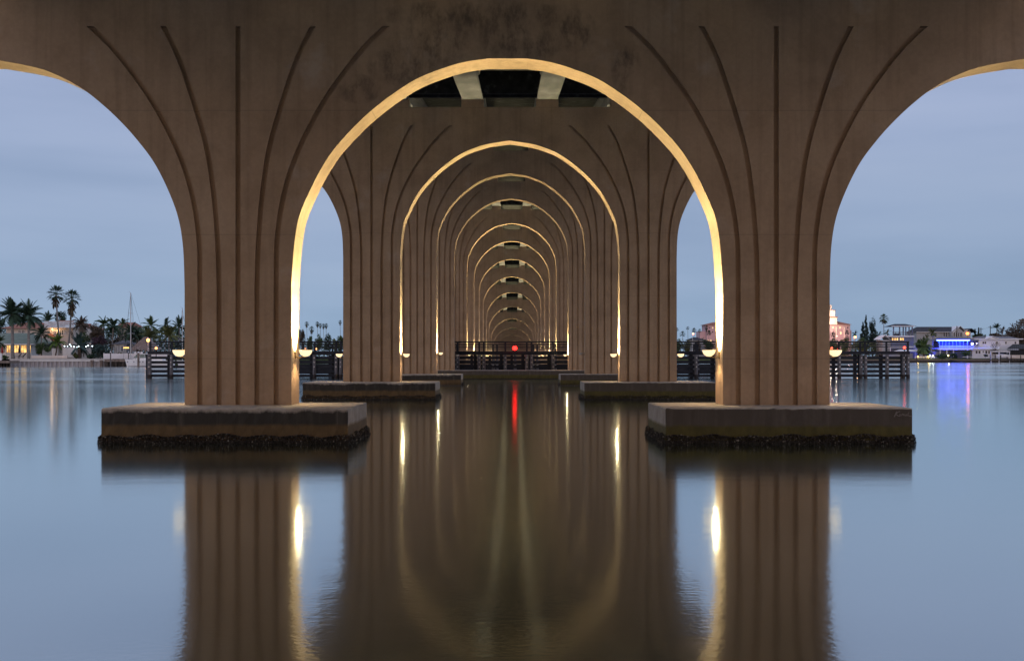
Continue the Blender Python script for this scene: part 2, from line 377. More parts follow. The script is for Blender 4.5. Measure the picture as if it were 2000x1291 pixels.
def footing(name, x0, x1, y0, y1, mt, parent, seed, oyst, z1=65 * U):
    bm = bmesh.new()
    xs = np.linspace(x0, x1, 60); ys = np.linspace(y0, y1, 26); zs = np.linspace(-.5, z1, 10)
    # rounded, slightly battered block
    b = MB(); rng = random.Random(seed); r = .045
    def P(x, y, z):
        # round the arrises
        c = [max(x0 + r, min(x1 - r, x)), max(y0 + r, min(y1 - r, y)), min(z1 - r, z)]
        d = Vector((x - c[0], y - c[1], z - c[2]))
        if d.length > r: d = d.normalized() * r
        q = Vector(c) + d
        j = .008 * math.sin(x * 7.3 + seed) * math.sin(z * 9 + y * 5) + .006 * math.sin(x * 23 + z * 17 + y * 19 + seed)
        return (q.x, q.y + (j if abs(y - y0) < .01 else 0), q.z + (.5 * j if abs(z - z1) < .01 and False else 0))
    def grid(f, A, B):
        base = len(b.v)
        for a in A:
            for c in B: b.v.append(P(*f(a, c)))
        nB = len(B)
        for i in range(len(A) - 1):
            for j in range(nB - 1):
                b.f.append((base + i * nB + j, base + (i + 1) * nB + j, base + (i + 1) * nB + j + 1, base + i * nB + j + 1)); b.m.append(0)
    def sp(a, c, n): 
        e = .02; return [a, a + e, a + 2 * e, a + .05] + list(np.linspace(a + .1, c - .1, n)) + [c - .05, c - 2 * e, c - e, c]
    X, Y, Z = sp(x0, x1, 40), sp(y0, y1, 14), list(np.linspace(-.5, z1 - .08, 7)) + [z1 - .05, z1 - .04, z1 - .02, z1]
    grid(lambda a, c: (a, y0, c), X, Z); grid(lambda a, c: (a, y1, c), X[::-1], Z)
    grid(lambda a, c: (x1, a, c), Y, Z); grid(lambda a, c: (x0, a, c), Y[::-1], Z)
    grid(lambda a, c: (a, c, z1), X, Y)
    bm.free()
    o = b.build(name, mt, parent, smooth=False)
    if oyst:
        cb = MB(); per = [((x0, y0), (x1, y0), (0, -1)), ((x1, y0), (x1, y1), (1, 0)), ((x0, y1), (x0, y0), (-1, 0)), ((x1, y1), (x0, y1), (0, 1))]
        ztop = .205
        for (a, c, nrm) in per:
            ln = math.hypot(c[0] - a[0], c[1] - a[1]); n = int(ln * oyst)
            back = nrm == (0, 1)
            if back: n //= 4
            for i in range(n):
                t = rng.random(); u = rng.random()
                hh = ztop * (.88 + .12 * math.sin(t * ln * 2.6 + seed) * math.sin(t * ln * 1.1 + 2 * seed) + .12 * math.sin(t * ln * 7.1))
                z = -.06 + (hh + .06) * (1 - u ** 1.5); off = .012 + .085 * (1 - .72 * max(0, z) / ztop) * rng.random() ** .6
                p = Vector((a[0] + (c[0] - a[0]) * t + nrm[0] * off + rng.uniform(-.03, .03) * (nrm[0] == 0), a[1] + (c[1] - a[1]) * t + nrm[1] * off, z))
                L_ = rng.uniform(.018, .042); w = L_ * rng.uniform(.35, .6)
                ax = Vector((nrm[0] * rng.uniform(.2, 1) + rng.uniform(-.6, .6), nrm[1] * rng.uniform(.2, 1) + rng.uniform(-.6, .6), rng.uniform(-.2, 1))).normalized()
                e1 = ax.orthogonal().normalized(); e1.rotate(Matrix.Rotation(rng.uniform(0, 6.28), 3, ax)); e2 = ax.cross(e1)
                v = [p - ax * L_ * .5, p + e1 * w, p + ax * L_, p - e1 * w, p + e2 * w * .45, p - e2 * w * .3]
                k = len(cb.v); cb.v += [tuple(q) for q in v]
                for f in ((0, 1, 4), (1, 2, 4), (2, 3, 4), (3, 0, 4), (1, 0, 5), (2, 1, 5), (3, 2, 5), (0, 3, 5)): cb.f.append(tuple(k + q for q in f)); cb.m.append(0)
        # lumpy bed under the shells
        m2 = .025
        cb.box(x0 - m2, x1 + m2, y0 - m2, y1 + m2, -.4, .07)
        oc = cb.build('oyster_crust', M['oyster'], o)
    return o
ORD = ['first', 'second', 'third', 'fourth', 'fifth', 'sixth', 'seventh', 'eighth', 'ninth', 'tenth', 'eleventh', 'twelfth', 'thirteenth', 'fourteenth']
st1 = []
for (px, py, rx, ry) in [(850, 85, 95, 50), (790, 130, 75, 40), (1000, 70, 70, 50), (1035, 90, 60, 30), (1222, 130, 30, 60), (930, 30, 200, 30), (1110, 60, 60, 45), (700, 175, 45, 30)]:
    st1.append(((px - 990.5) * U, (699 - py + 157) * U, rx * U, ry * U))
M['pier1'] = concrete_pier('pier_concrete_mildewed', st1)
piers = []
for n in range(14):
    b, y0, zt = pier_mesh(n)
    lab = {0: 'nearest tan concrete arched pier with flat-topped arch and dark mildew blotches above the crown', 1: 'second arched concrete pier, seen whole through the nearest arch with sky either side',
           3: 'fourth arched concrete pier, on one long continuous footing just before the timber fender', 13: 'last and smallest arched pier, its crown just over the fender rail by the red light'}.get(n, '%s arched concrete pier counted from the camera, a lit ring inside the ring before it' % ORD[n])
    t = thing('bridge_pier', (0, y0, 0), lab, 'bridge pier', 'arched concrete piers in line under the bridge')
    b.build('arch_wall', M['pier1'] if n == 0 else M['pier'], t)
    yc = y0 + T / 2; fy0 = (PD[n] - .061) * D1; fy1 = (PD[n] + .060) * D1
    xi_, xo_ = (291, 744.7) if n == 0 else (279, 777)
    if n < 3:
        for s, mt in ((-1, 'footL'), (1, 'footR')):
            a_, b_ = sorted((s * xi_ * U, s * xo_ * U))
            fo = footing('footing', a_, b_, fy0, fy1, M[mt], t, n * 3 + s + 5, {0: 900, 1: 420, 2: 150}[n])
            tag(fo, 'footing with near-black algae and a brown tide band' if s < 0 else 'footing with grey-brown face and olive tide band')
            if n == 0 and s > 0:
                gb = MB()   # chalky scrawl high on the outer end of the face
                def st(pts, w=.010):
                    P_ = [Vector((CX + (px - VX) * fy0 / F, fy0 - .012, CZ + (HY - py) * fy0 / F)) for px, py in pts]
                    for p, q in zip(P_, P_[1:]):
                        d = (q - p).normalized(); nn = Vector((-d.z, 0, d.x)) * w
                        gb.face([p - nn, q - nn, q + nn, p + nn])
                st([(1746.5, 814), (1749, 808), (1751, 803.5)], .012); st([(1749, 809), (1754, 804), (1758, 803.5)]); st([(1750, 809.5), (1754, 812), (1758, 812.5)])
                st([(1757.5, 808), (1757.5, 812)]); st([(1760, 812), (1762, 808.5), (1764, 808.5), (1765, 812)]); st([(1766.5, 808.5), (1767.5, 812), (1770, 811.5), (1770.5, 808.5)])
                st([(1772, 812), (1774.5, 805)], .008); st([(1772, 810), (1776, 812.5), (1781, 812.5), (1781.5, 811)])
                gb.build('graffiti', mat('chalk', [(.24, .205, .18)], bump=0), fo)
    elif n == 3:
        fo = footing('footing', -800 * U, 800 * U, fy0, fy1, M['footR'], t, 17, 60); tag(fo, 'one long grey footing, cap chipped and patched pale')
    else:
        b = MB()
        for s in (-1, 1):
            a_, b_ = sorted((s * xi_ * U, s * xo_ * U)); 
            MB().box(a_, b_, fy0, fy1, -.5, 65 * U).build('footing', M['footR'], t, bevel=.04)
    piers.append(t)

# ------------------------------------------------------------------ bridge spans
def zcap(n):
    if n < 0: return (741 - 262 * (-n) * 1.0 + 135.6 + 33 ) * U if n == -1 else (741 - 262 - 240 + 168) * U
    return (PH[n] - (0 if n == 0 else 6) + 168.6) * U
ends = [(-25.2, zcap(-1) - 2.9), (.6, zcap(-1))] + [(PD[n] * D1 + T / 2, zcap(n)) for n in range(14)] + [(14.0 * D1, 690 * U)]
GX = (-1015, -725, -435, -145, 145, 435, 725, 1015)
for k in range(1, len(ends) - 1):
    (ya, za), (yb, zb) = ends[k], ends[k + 1]
    ya += .02; yb -= .02
    t = thing('bridge_span', (0, ya, 0), 'dark soffit and pale girders %s' % ('overhead, nearer than the first pier' if k == 1 else 'between the %s and %s piers' % (ORD[k - 2], ORD[k - 1]) if k < 15 else 'beyond the last pier'), 'bridge span', 'deck spans carried by the piers')
    for g in GX:
        b = MB()
        prof = [(-40, 0), (40, 0), (40, 15), (11, 32), (11, 86), (30, 98), (30, 110), (-30, 110), (-30, 98), (-11, 86), (-11, 32), (-40, 15)]
        A = [((g + x) * U, ya, za + .01 + z * U) for x, z in prof]; B = [((g + x) * U, yb, zb + .01 + z * U) for x, z in prof]
        for i in range(12):
            j = (i + 1) % 12; b.face([A[j], A[i], B[i], B[j]])
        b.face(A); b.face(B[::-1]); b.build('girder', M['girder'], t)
    b = MB()
    for (z0, z1, hw) in ((111, 130, 1120),):
        p = [(-hw * U, ya, za + z0 * U), (hw * U, ya, za + z0 * U), (hw * U, yb, zb + z0 * U), (-hw * U, yb, zb + z0 * U)]
        q = [(x, y, z + (z1 - z0) * U) for x, y, z in p]
        b.face(p[::-1]); b.face(q)
        for i in range(4): b.face([p[i], p[(i + 1) % 4], q[(i + 1) % 4], q[i]])
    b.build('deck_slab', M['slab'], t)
    for s in (-1, 1):
        b = MB(); p = []
        for y, z in ((ya, za), (yb, zb)):
            p.append([(s * 1096 * U, y, z + 130.4 * U), (s * 1120 * U, y, z + 130.4 * U), (s * 1120 * U, y, z + 195 * U), (s * 1104 * U, y, z + 195 * U)])
        for i in range(4): b.face([p[0][i], p[0][(i + 1) % 4], p[1][(i + 1) % 4], p[1][i]])
        b.face(p[0]); b.face(p[1]); b.build('parapet', M['girder'], t)
    for (y, z) in ((ya + .35, za), (yb - .35, zb)):
        b = MB()
        for g0, g1 in zip(GX, GX[1:]):
            b.box((g0 + 12) * U, (g1 - 12) * U, y - .12, y + .12, z + 20 * U, z + 109 * U)
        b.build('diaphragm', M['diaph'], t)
b = MB(); b.box(-1500 * U, 1500 * U, -29, -25.3, -.5, zcap(-1) - 1.2)  # unseen abutment and wing walls added to keep low glow off the pier tops
for sg in (-1, 1):
    xa, xb = sorted((sg * 1500 * U, sg * 4200 * U)); z0, z1 = (zcap(-1) - 1.2, 1.2) if sg > 0 else (1.2, zcap(-1) - 1.2)
    b.face([(xa, -25.3, -.5), (xb, -25.3, -.5), (xb, -25.3, z1), (xa, -25.3, z0)])
tag(b.build('bridge_abutment', M['pier']), 'unseen concrete abutment where the bridge comes ashore, added to block the low glow behind the camera', 'abutment')
b = MB(); b.box(-1120 * U, 1120 * U, 14.0 * D1 + .1, 14.0 * D1 + 3, -.5, 850 * U)
tag(b.build('bridge_abutment', M['pier']), 'plain concrete abutment closing the tunnel of arches beyond the last pier', 'abutment')

# ------------------------------------------------------------------ wall lamps
M['bowl'] = mat('lit_glass_bowl', [(1.0, .83, .55)], emit=(1.0, .76, .42), es=1.3, bump=0, rough=.3)
M['bowl_off'] = mat('unlit_glass_bowl', [(.55, .52, .50)], bump=0, rough=.3)
M['bronze'] = mat('bronze_bracket', [(.30, .22, .12)], bump=0, rough=.4, metal=.6)
LAMPC = (1.0, .855, .45)
def wall_lamp(x, y, z, s, lit, label, r=.165, power=95, rp=1200, inner=False, bulb=1):  # bulb: power of the point light added for the water streak
    """bowl stands off a wall whose face is at x; s is the way the wall faces"""
    t = thing('wall_lamp', (x, y, z), label, 'wall lamp', 'bowl lamps on the pier walls')
    b = MB(); cx = x + s * (.10 + r); n, m = 20, 7
    for sh, rr in ((0, r), (1, r - .012)):
        base = len(b.v)
        for i in range(m + 1):
            a = (math.pi / 2) * i / m
            for j in range(n):
                p = 2 * math.pi * j / n; b.v.append((cx + rr * math.cos(a) * math.cos(p) * 1.0, y + rr * math.cos(a) * math.sin(p), z - rr * 1.02 * math.sin(a)))
        for i in range(m):
            for j in range(n):
                k = (j + 1) % n; b.f.append((base + i * n + j, base + i * n + k, base + (i + 1) * n + k, base + (i + 1) * n + j)); b.m.append(0)
    for j in range(n):
        k = (j + 1) % n; o_ = n * (m + 1); b.f.append((j, k, o_ + k, o_ + j)); b.m.append(0)
    b.build('bowl', M['bowl'] if lit else M['bowl_off'], t, smooth=True)
    b = MB(); b.box(*sorted((x + s * .001, x + s * .03)), y - .05, y + .05, z - .22, z - .06)
    b.tube([(x + s * .03, y, z - .17), (x + s * .09, y, z - .20), (cx - s * .08, y, z - .185), (cx - s * .02, y, z - r * 1.03 - .005)], .014)
    # ring round the rim
    for j in range(n):
        p, q = 2 * math.pi * j / n, 2 * math.pi * (j + 1) / n; rr = r + .006
        b.bar((cx + rr * math.cos(p), y + rr * math.sin(p), z), (cx + rr * math.cos(q), y + rr * math.sin(q), z), .008, n=5, cap=False)
    b.build('bracket', M['bronze'], t)
    if lit:
        l = bpy.data.lights.new('lamp_light', 'SPOT'); l.energy = power; l.color = LAMPC; l.shadow_soft_size = .07; l.spot_size = R(94); l.spot_blend = .7
        lo = bpy.data.objects.new('lamp_light', l); C.objects.link(lo); lo.parent = t
        lo.location = (s * (.10 + r * .8), 0, .03); lo.rotation_euler = (math.pi, 0, 0)
        lo.rotation_euler = (math.pi, R(17) * s, 0)
        l = bpy.data.lights.new('added_wall_spot', 'SPOT'); l.energy = rp; l.color = LAMPC; l.shadow_soft_size = .05; l.spot_size = R(122); l.spot_blend = .6  # second spot added at the bowl to bleach the wall above it
        lo = bpy.data.objects.new('added_wall_spot', l); C.objects.link(lo); lo.parent = t; lo.location = (s * .11, 0, .05)
        lo.rotation_euler = (math.pi, R(-50) * s, 0)
    if lit:      # light leaking through the glass: down onto the footing, plus a point light added by the wall for its streak in the water
        l = bpy.data.lights.new('lamp_spill', 'SPOT'); l.energy = 42; l.color = (1, .72, .38); l.shadow_soft_size = .10; l.spot_size = R(140); l.spot_blend = .6
        lo = bpy.data.objects.new('lamp_spill', l); C.objects.link(lo); lo.parent = t; lo.location = (s * (.12 + r), 0, -.22)
        l = bpy.data.lights.new('added_streak_light', 'POINT'); l.energy = bulb; l.color = (1, .80, .45); l.shadow_soft_size = .035
        lo = bpy.data.objects.new('added_streak_light', l); C.objects.link(lo); lo.parent = t; lo.location = (s * .09, 0, .10)
    return t
LH = [173, 173, 188, 182] + [190] * 10
POW = 3300
for n in range(14):
    xi = (421.5 if n == 0 else 425) * U; xo = (630 if n == 0 else 645) * U; y = PD[n] * D1 + T / 2 - .05; z = LH[n] * U
    for s in (-1, 1):
        side = 'left' if s < 0 else 'right'
        lit = not ((n == 2 and s > 0) or (n == 3 and s < 0))
        wall_lamp(s * xi, y, z, -s, lit, '%s bowl lamp on the inner face of the %s leg of the %s pier' % ('glowing' if lit else 'unlit grey', side, ORD[n]), power=POW * ((PH[n] - 173) / 568) ** (1.3 if n < 4 else 1.8), rp=3300, inner=True, bulb=17 if n < 4 else 4)
        if n < 3: wall_lamp(s * xo, y, z, s, True, 'glowing bowl lamp on the outer face of the %s leg of the %s pier' % (side, ORD[n]), power=POW * .8)

# ------------------------------------------------------------------ timber fenders
def fender(D, px0, px1, phase, label, has_light_rail=True):
    y = D; k = D / F; X = lambda px: CX + (px - VX) * k
    Z = lambda py: CZ + (HY - py) * 107 / F          # real heights are read at the near fender
    t = thing('channel_fender', (X((px0 + px1) / 2), y, 0), label, 'fender', 'timber fenders along the channel')
    x0, x1 = X(px0), X(px1)
    for py in (698.8, 707.6, 716.3, 725, 733.6):
        b = MB(); z = Z(py); xx = x0
        while xx < x1 - .1:
            e = min(x1, xx + 4.65); b.box(xx + .01, e - .01, y, y + .26, z - .13, z + .13); xx = e
        b.build('wale', M['timber'], t)
    b = MB(); b.box(x0, x1, y - .1, y + 1.3, Z(692), Z(686)); b.box(x0, x1, y - .16, y - .101, Z(690.5), Z(687)); b.build('walkway', M['timber'], t)
    for py, h in ((668, .07), (672.9, .045), (677.3, .045)):
        b = MB(); b.box(x0 + (.55 if py < 670 else 0), x1, y + .02, y + .10, Z(py) - h, Z(py) + h); b.build('rail', M['timber'], t)
    PX = []
    q = 987 + phase - 93 * 9
    while q < px1 + 60:
        PX += [(q, 0), (q + 42.3, 0), (q + 51.0, 0)]; q += 93
    mpx = 107 / F                                     # pile spacing is real metres read at the near fender
    c0 = CX + (987 - VX) * mpx
    lst = []
    for q, _ in PX:
        xp = c0 + (q - 987) * mpx
        if x0 + .2 < xp < x1 - .2: lst.append(xp)
    lst += [x0 + .2, x1 - .2, x1 - .65] if D < 110 else [x0 + .2, x1 - .2]
    for xp in sorted(lst):
        b = MB(); b.bar((xp, y - .2, .35), (xp + random.uniform(-.03, .03), y - .2, Z(692.6)), .175, .165, 10)
        b.mat(1).bar((xp, y - .2, -1), (xp, y - .2, .35), .20, .18, 10)
        b.mat(2)
        for py in (698.8, 707.6, 716.3): b.box(xp - .05, xp + .05, y - .40, y - .36, Z(py) - .05, Z(py) + .05)
        b.build('pile', [M['pile'], M['pilewet'], M['bolt']], t)
    xp = x0
    posts = [X(p) for p in ()]
    q = 987 + phase - 93 * 9
    pp = []
    while q < px1 + 60: pp += [q, q + 42, q + 51]; q += 93
    for q in pp:
        xp = c0 + (q - 987) * mpx
        if x0 < xp < x1:
            b = MB(); b.box(xp - .09, xp + .09, y - .06, y + .019, Z(691), Z(667)); b.build('rail_post', M['timber'], t)
            b = MB(); b.box(xp - .55, xp - .25, y + .27, y + .55, -.5, Z(692.5)); b.build('back_post', M['timber'], t)
    return t, X, Z
fn, X1, Z1 = fender(107, 289, 1776, 0, 'long dark timber fender with walkway and railing in front of the channel')
fender(127, 560, 1440, 20, 'farther timber fender with walkway, glimpsed through the gaps of the long near one')
def nav_light(px, py, D, col, es, label, r, post=True, cat='navigation light', power=0, drop=.9):
    p = W3(px, py, D)
    t = thing('navigation_light', (p.x, p.y, p.z - drop), label, cat)
    b = MB(); b.bar((p.x, p.y, p.z - drop), (p.x, p.y, p.z - r), .04, .04, 8); b.bar((p.x, p.y, p.z - r * 1.6), (p.x, p.y, p.z - r * .9), r * .8, r * .95, 10); b.bar((p.x, p.y, p.z + r * .95), (p.x, p.y, p.z + r * 1.3), r * .8, r * .3, 10)
    b.build('housing', M['timber'], t)
    b = MB(); b.ball(p, r, 12, 8); b.build('lens', glowmat('lens_' + label.split()[0], col, es), t, smooth=True)
    if power > 1e9:
        l = bpy.data.lights.new('beacon', 'POINT'); l.energy = power; l.color = col; l.shadow_soft_size = r
        lo = bpy.data.objects.new('beacon', l); C.objects.link(lo); lo.location = (p.x, p.y - .35 - r, p.z)
        lo.parent = t; lo.matrix_parent_inverse = Matrix.Translation(t.location).inverted()
    return t
RED = (1.0, .03, .02)
nav_light(1005.5, 680, 106.4, (1.0, .012, .009), 10, 'bright red light on the fender in the middle of the tunnel of arches', .22)
nav_light(1766.5, 679, 106.4, (1.0, .05, .03), 7, 'small red light at the right end of the fender walkway', .13, power=10)
nav_light(1624.5, 680, 106.4, (1.0, .10, .05), 4, 'dim red light on the fender beside the right leg of the nearest pier', .11)
nav_light(1637, 682, 108.6, RED, 2.0, 'faint red light behind the railing post right of the nearest pier', .10)
nav_light(305, 680, 106.4, (1.0, .42, .16), 3, 'amber lantern near the left end of the fender', .13)
nav_light(596.5, 681, 127.5, (1.0, .40, .15), 2, 'orange lantern seen between fender rails beside the glowing left wall lamp', .12)
nav_light(617, 681.5, 126.5, (1.0, .42, .16), 3, 'orange lantern on the fender in the left gap between the piers', .13)
# ------------------------------------------------------------------ shores
M['lawn'] = mat('shore_grass', [(.3, (.03, .045, .015)), (.7, (.07, .09, .03))], scale=.8, rough=.9, bump=.2)
M['capc'] = mat('seawall_cap', [(.3, (.50, .48, .47)), (.7, (.62, .60, .58))], scale=.8, bump=.1)
M['sheet'] = mat('sheet_piling', [(.3, (.30, .28, .29)), (.7, (.46, .43, .44))], scale=1.2, bump=.1, stretch=(1, 1, .3))
M['wood'] = mat('grey_wood', [(.3, (.13, .10, .085)), (.7, (.26, .21, .18))], scale=2, bump=.2)
M['darkwood'] = mat('dark_piling', [(.3, (.03, .026, .024)), (.7, (.08, .065, .055))], scale=2, bump=.2)
M['cream'] = mat('cream_stucco', [(.3, (.62, .53, .48)), (.7, (.74, .65, .59))], scale=.5, bump=.05)
M['white'] = mat('white_paint', [(.3, (.74, .73, .76)), (.7, (.86, .85, .88))], scale=.6, bump=.03)
M['lav'] = mat('grey_lavender_siding', [(.3, (.28, .29, .38)), (.7, (.36, .37, .46))], scale=.5, bump=.05)
M['slate'] = mat('slate_blue_siding', [(.3, (.15, .17, .25)), (.7, (.21, .23, .32))], scale=.5, bump=.05)
M['greige'] = mat('grey_siding', [(.3, (.36, .36, .38)), (.7, (.47, .47, .49))], scale=.5, bump=.05)
M['tile'] = mat('red_roof_tile', [(.3, (.22, .085, .055)), (.7, (.38, .17, .12))], scale=2.5, bump=.3, stretch=(1, 1, 3))
M['greenroof'] = mat('sage_roof', [(.3, (.13, .17, .14)), (.7, (.19, .235, .20))], scale=1.2, bump=.2)
M['darkroof'] = mat('dark_shingle', [(.3, (.025, .027, .035)), (.7, (.055, .055, .068))], scale=2, bump=.2)
M['greyroof'] = mat('grey_shingle', [(.3, (.12, .12, .14)), (.7, (.21, .21, .24))], scale=2, bump=.2)
M['pink'] = mat('pink_stucco', [(.3, (.54, .37, .40)), (.7, (.64, .45, .48))], scale=.15, bump=.02)
M['thatch'] = mat('palm_thatch', [(.3, (.17, .13, .12)), (.7, (.33, .27, .25))], scale=3, bump=.5, stretch=(3, 3, .4))
M['glass'] = mat('dark_window', [(.035, .04, .055)], rough=.12, bump=0, spec=.6)
M['litwin'] = mat('lit_window', [(.35, (.35, .16, .04)), (.6, (1, .62, .2))], scale=1.3, rough=.5, bump=0, detail=2)
_p = M['litwin'].node_tree; _p.links.new([n for n in _p.nodes if n.type == 'VALTORGB'][0].outputs[0], _p.nodes['Principled BSDF'].inputs['Emission Color']); _p.nodes['Principled BSDF'].inputs['Emission Strength'].default_value = 1.5
M['pinkwin'] = glowmat('warm_hotel_window', (1, .66, .38), 1.0)
M['screen'] = mat('screened_porch', [(.3, (.05, .05, .09)), (.7, (.10, .10, .16))], scale=.4, bump=0)
M['trunkg'] = mat('grey_palm_trunk', [(.3, (.17, .155, .15)), (.7, (.29, .27, .26))], scale=1.5, bump=.2, stretch=(.5, .5, 4))
M['trunkb'] = mat('brown_trunk', [(.3, (.07, .05, .04)), (.7, (.15, .11, .09))], scale=1.5, bump=.3)
M['dead'] = mat('dead_fronds', [(.3, (.06, .05, .03)), (.7, (.14, .11, .07))], scale=1.5, bump=0)
LEAF = dict(dark=foliage('leaf_dark', (0.018, 0.038, 0.026), (0.055, 0.098, 0.064)), mid=foliage('leaf_mid', (0.035, 0.065, 0.024), (0.098, 0.149, 0.064)),
            bright=foliage('leaf_lit', (.05, .09, .012), (.12, .19, .035)), brown=foliage('leaf_bronze', (0.055, 0.048, 0.038), (0.149, 0.115, 0.089)),  # bright: lamplight on one palm put into its leaf colour
            purple=foliage('leaf_purple', (0.041, 0.031, 0.041), (0.115, 0.075, 0.103)), blue=foliage('leaf_bluegreen', (0.021, 0.041, 0.041), (0.064, 0.103, 0.098)),
            olive=foliage('leaf_olive', (0.055, 0.069, 0.024), (0.149, 0.166, 0.072)))
GZ = 1.72
b = MB(); b.face([(-2500, 250.6, GZ), (CX - 95, 250.6, GZ), (CX - 95, 258, GZ), (CX - 30, 470, GZ), (CX + 10, 474, GZ), (CX + 10, 4800, GZ), (-2500, 4800, GZ)])
b.face([(CX + 10, 472, GZ), (2500, 472, GZ), (2500, 4800, GZ), (CX + 10, 4800, GZ)])
# banks down to the water where no wall stands
b.face([(CX - 95, 250.6, GZ), (CX - 95, 250.6, -1), (CX - 95, 258, -1), (CX - 95, 258, GZ)]); b.face([(CX - 95, 258, GZ), (CX - 95, 257, -1), (CX - 30, 468, -1), (CX - 30, 470, GZ)])
b.face([(CX - 30, 470, GZ), (CX - 30, 468, -1), (CX + 130, 468, -1), (CX + 130, 472, GZ)]); b.face([(CX + 130, 472, GZ), (CX + 130, 470, -1), (2500, 470, -1), (2500, 472, GZ)])
tag(b.build('ground', M['lawn']), kind='structure')

def bx(mb, px0, px1, py0, py1, D, dep):        # py0 is the top
    a = W3(px0, py1, D); c = W3(px1, py0, D); mb.box(a.x, c.x, D, D + dep, a.z, c.z); return mb
def XW(px, D): return CX + (px - VX) * D / F
def ZW(py, D): return CZ + (HY - py) * D / F

# seawalls -----------------------------------------------------------
t = thing('seawall', (XW(110, 250), 250, 0), 'ribbed sheet-pile seawall with pale cap below the green-roofed house', 'seawall')
b = MB(); bx(b, 19, 216, 701, 706.3, 249.6, 1.2); b.build('cap', M['capc'], t)
b = MB(); x = XW(20, 250)
while x < XW(215, 250):
    z1 = ZW(706.4, 250); p = [(x, 250.0), (x + .12, 249.72), (x + .50, 249.72), (x + .62, 250.0), (x + 1.0, 250.0)]
    for (xa, ya), (xb, yb) in zip(p, p[1:]): b.face([(xa, ya, -1), (xb, yb, -1), (xb, yb, z1), (xa, ya, z1)])
    x += 1.0
b.build('sheet_piling', M['sheet'], t)
t = thing('wooden_bulkhead', (XW(230, 249), 249, 0), 'low wooden bulkhead with dark openings beside the white boat', 'bulkhead')
b = MB(); bx(b, 204, 246, 701.5, 706.5, 248.2, 2); b.build('cap', M['wood'], t)
b = MB()
for q in np.arange(205, 246, 2.3): bx(b, q, q + 1.5, 706.5, 717, 248.6, .3)
for q in (206, 224, 238): bx(b, q, q + 4.5, 705, 717, 248.3, .25)
b.build('wall', M['darkwood'], t)
for q in (176.5, 194.5):
    b = MB(); bx(b, q, q + 5.5, 703.2, 707, 248.9, .5); bx(b, q + .3, q + 5.2, 707, 716, 249.2, .3)
    tag(b.build('mooring_block', M['wood']), 'brown block on the seawall, %s of two' % ('left' if q < 180 else 'right'), 'mooring block', 'blocks on the seawall')
t = thing('dock', (XW(5, 246), 246, 0), 'low wooden dock at the left end of the seawall', 'dock')
b = MB(); bx(b, -60, 18.6, 704.5, 709.3, 243, 5); b.build('deck', M['wood'], t)
for q in np.arange(-54, 18, 5.5): b = MB(); bx(b, q, q + 1.8, 709.3, 717, 244, .3); b.build('pile', M['darkwood'], t)
b = MB(); bx(b, 0, 2.4, 690, 704, 243.2, .3); tag(b.build('dock_post', M['white']), 'white post standing on the low wooden dock', 'post')
t = thing('retaining_wall', (XW(1900, 470), 470, 0), 'long low brown seawall under the lawn of the right shore', 'seawall')
b = MB(); bx(b, 1600, 2200, 702.0, 704.3, 469.0, 1.5); b.build('cap', M['wood'], t)
b = MB()
for q in np.arange(1600, 2200, 5): bx(b, q, q + 4.8, 704.3, 709.5, 469.4, .5)
b.build('wall', M['darkwood'], t)
# floor of lawn rising to the right shore houses is the ground sheet

# plants -------------------------------------------------------------
def feather_crown(mb, c, r, n, rng, lift=.75, leaf=.30, droop=1.0, dens=13):
    for i in range(n):
        az = i * 2.39996 + rng.uniform(-.2, .2); el = R(rng.uniform(-30, 78)) if i % 5 else R(rng.uniform(55, 88)); 
        L = r * rng.uniform(.85, 1.12); p = Vector(c); d = Vector((math.cos(az) * math.cos(el), math.sin(az) * math.cos(el), math.sin(el))); pts = [p.copy()]; dirs = [d.copy()]
        k = 9
        for j in range(k):
            d = (d + Vector((0, 0, -.17 * droop * (j / k + .35)))).normalized(); p = p + d * (L / k); pts.append(p.copy()); dirs.append(d.copy())
        mb.tube(pts[::3], r * .014, r * .004, 4)
        for q in range(dens * 2):
            s = .10 + .90 * (q // 2) / dens; f = s * k; a = int(min(k - 1, f)); u = f - a
            P = pts[a].lerp(pts[a + 1], u); dd = dirs[min(k, a + 1)]; sd = dd.cross(Vector((0, 0, 1)))
            if sd.length < .05: sd = Vector((1, 0, 0))
            sd.normalize(); sd *= (1 if q % 2 else -1)
            ll = r * leaf * math.sin(math.pi * min(.97, s * .86 + .12)) * rng.uniform(.8, 1.15)
            tip = P + (sd * .75 + dd * .55 + Vector((0, 0, -.42 * droop))) * ll; w = dd * (r * .048)
            mb.face([P - w, P + w, tip])
def fan_crown(mb, c, r, n, rng, lo=-50, hi=85):
    for i in range(n):
        az = i * 2.39996 + rng.uniform(-.3, .3); el = R(lo + (hi - lo) * ((i + .5) / n) + rng.uniform(-8, 8)); st = r * rng.uniform(.42, .60)
        d = Vector((math.cos(az) * math.cos(el), math.sin(az) * math.cos(el), math.sin(el)))
        a = Vector(c) + d * st; mb.bar(c, a, r * .018, r * .012, 4, False)
        sd = d.cross(Vector((0, 0, 1))); sd = sd.normalized() if sd.length > .05 else Vector((1, 0, 0)); nn = 11
        for j in range(nn):
            t = (j / (nn - 1) - .5) * 2.7; v = (d * math.cos(t) + sd * math.sin(t)).normalized()
            l = r * rng.uniform(.42, .56) * (1 - .12 * abs(t)); tip = a + v * l + Vector((0, 0, -l * rng.uniform(.12, .38))); w = d.cross(v)
            pp = v.cross(Vector((0, 0, 1))); pp = (pp.normalized() if pp.length > .05 else sd) * (r * .045)
            mid = a + v * l * .5; mb.face([a, mid - pp, tip, mid + pp])
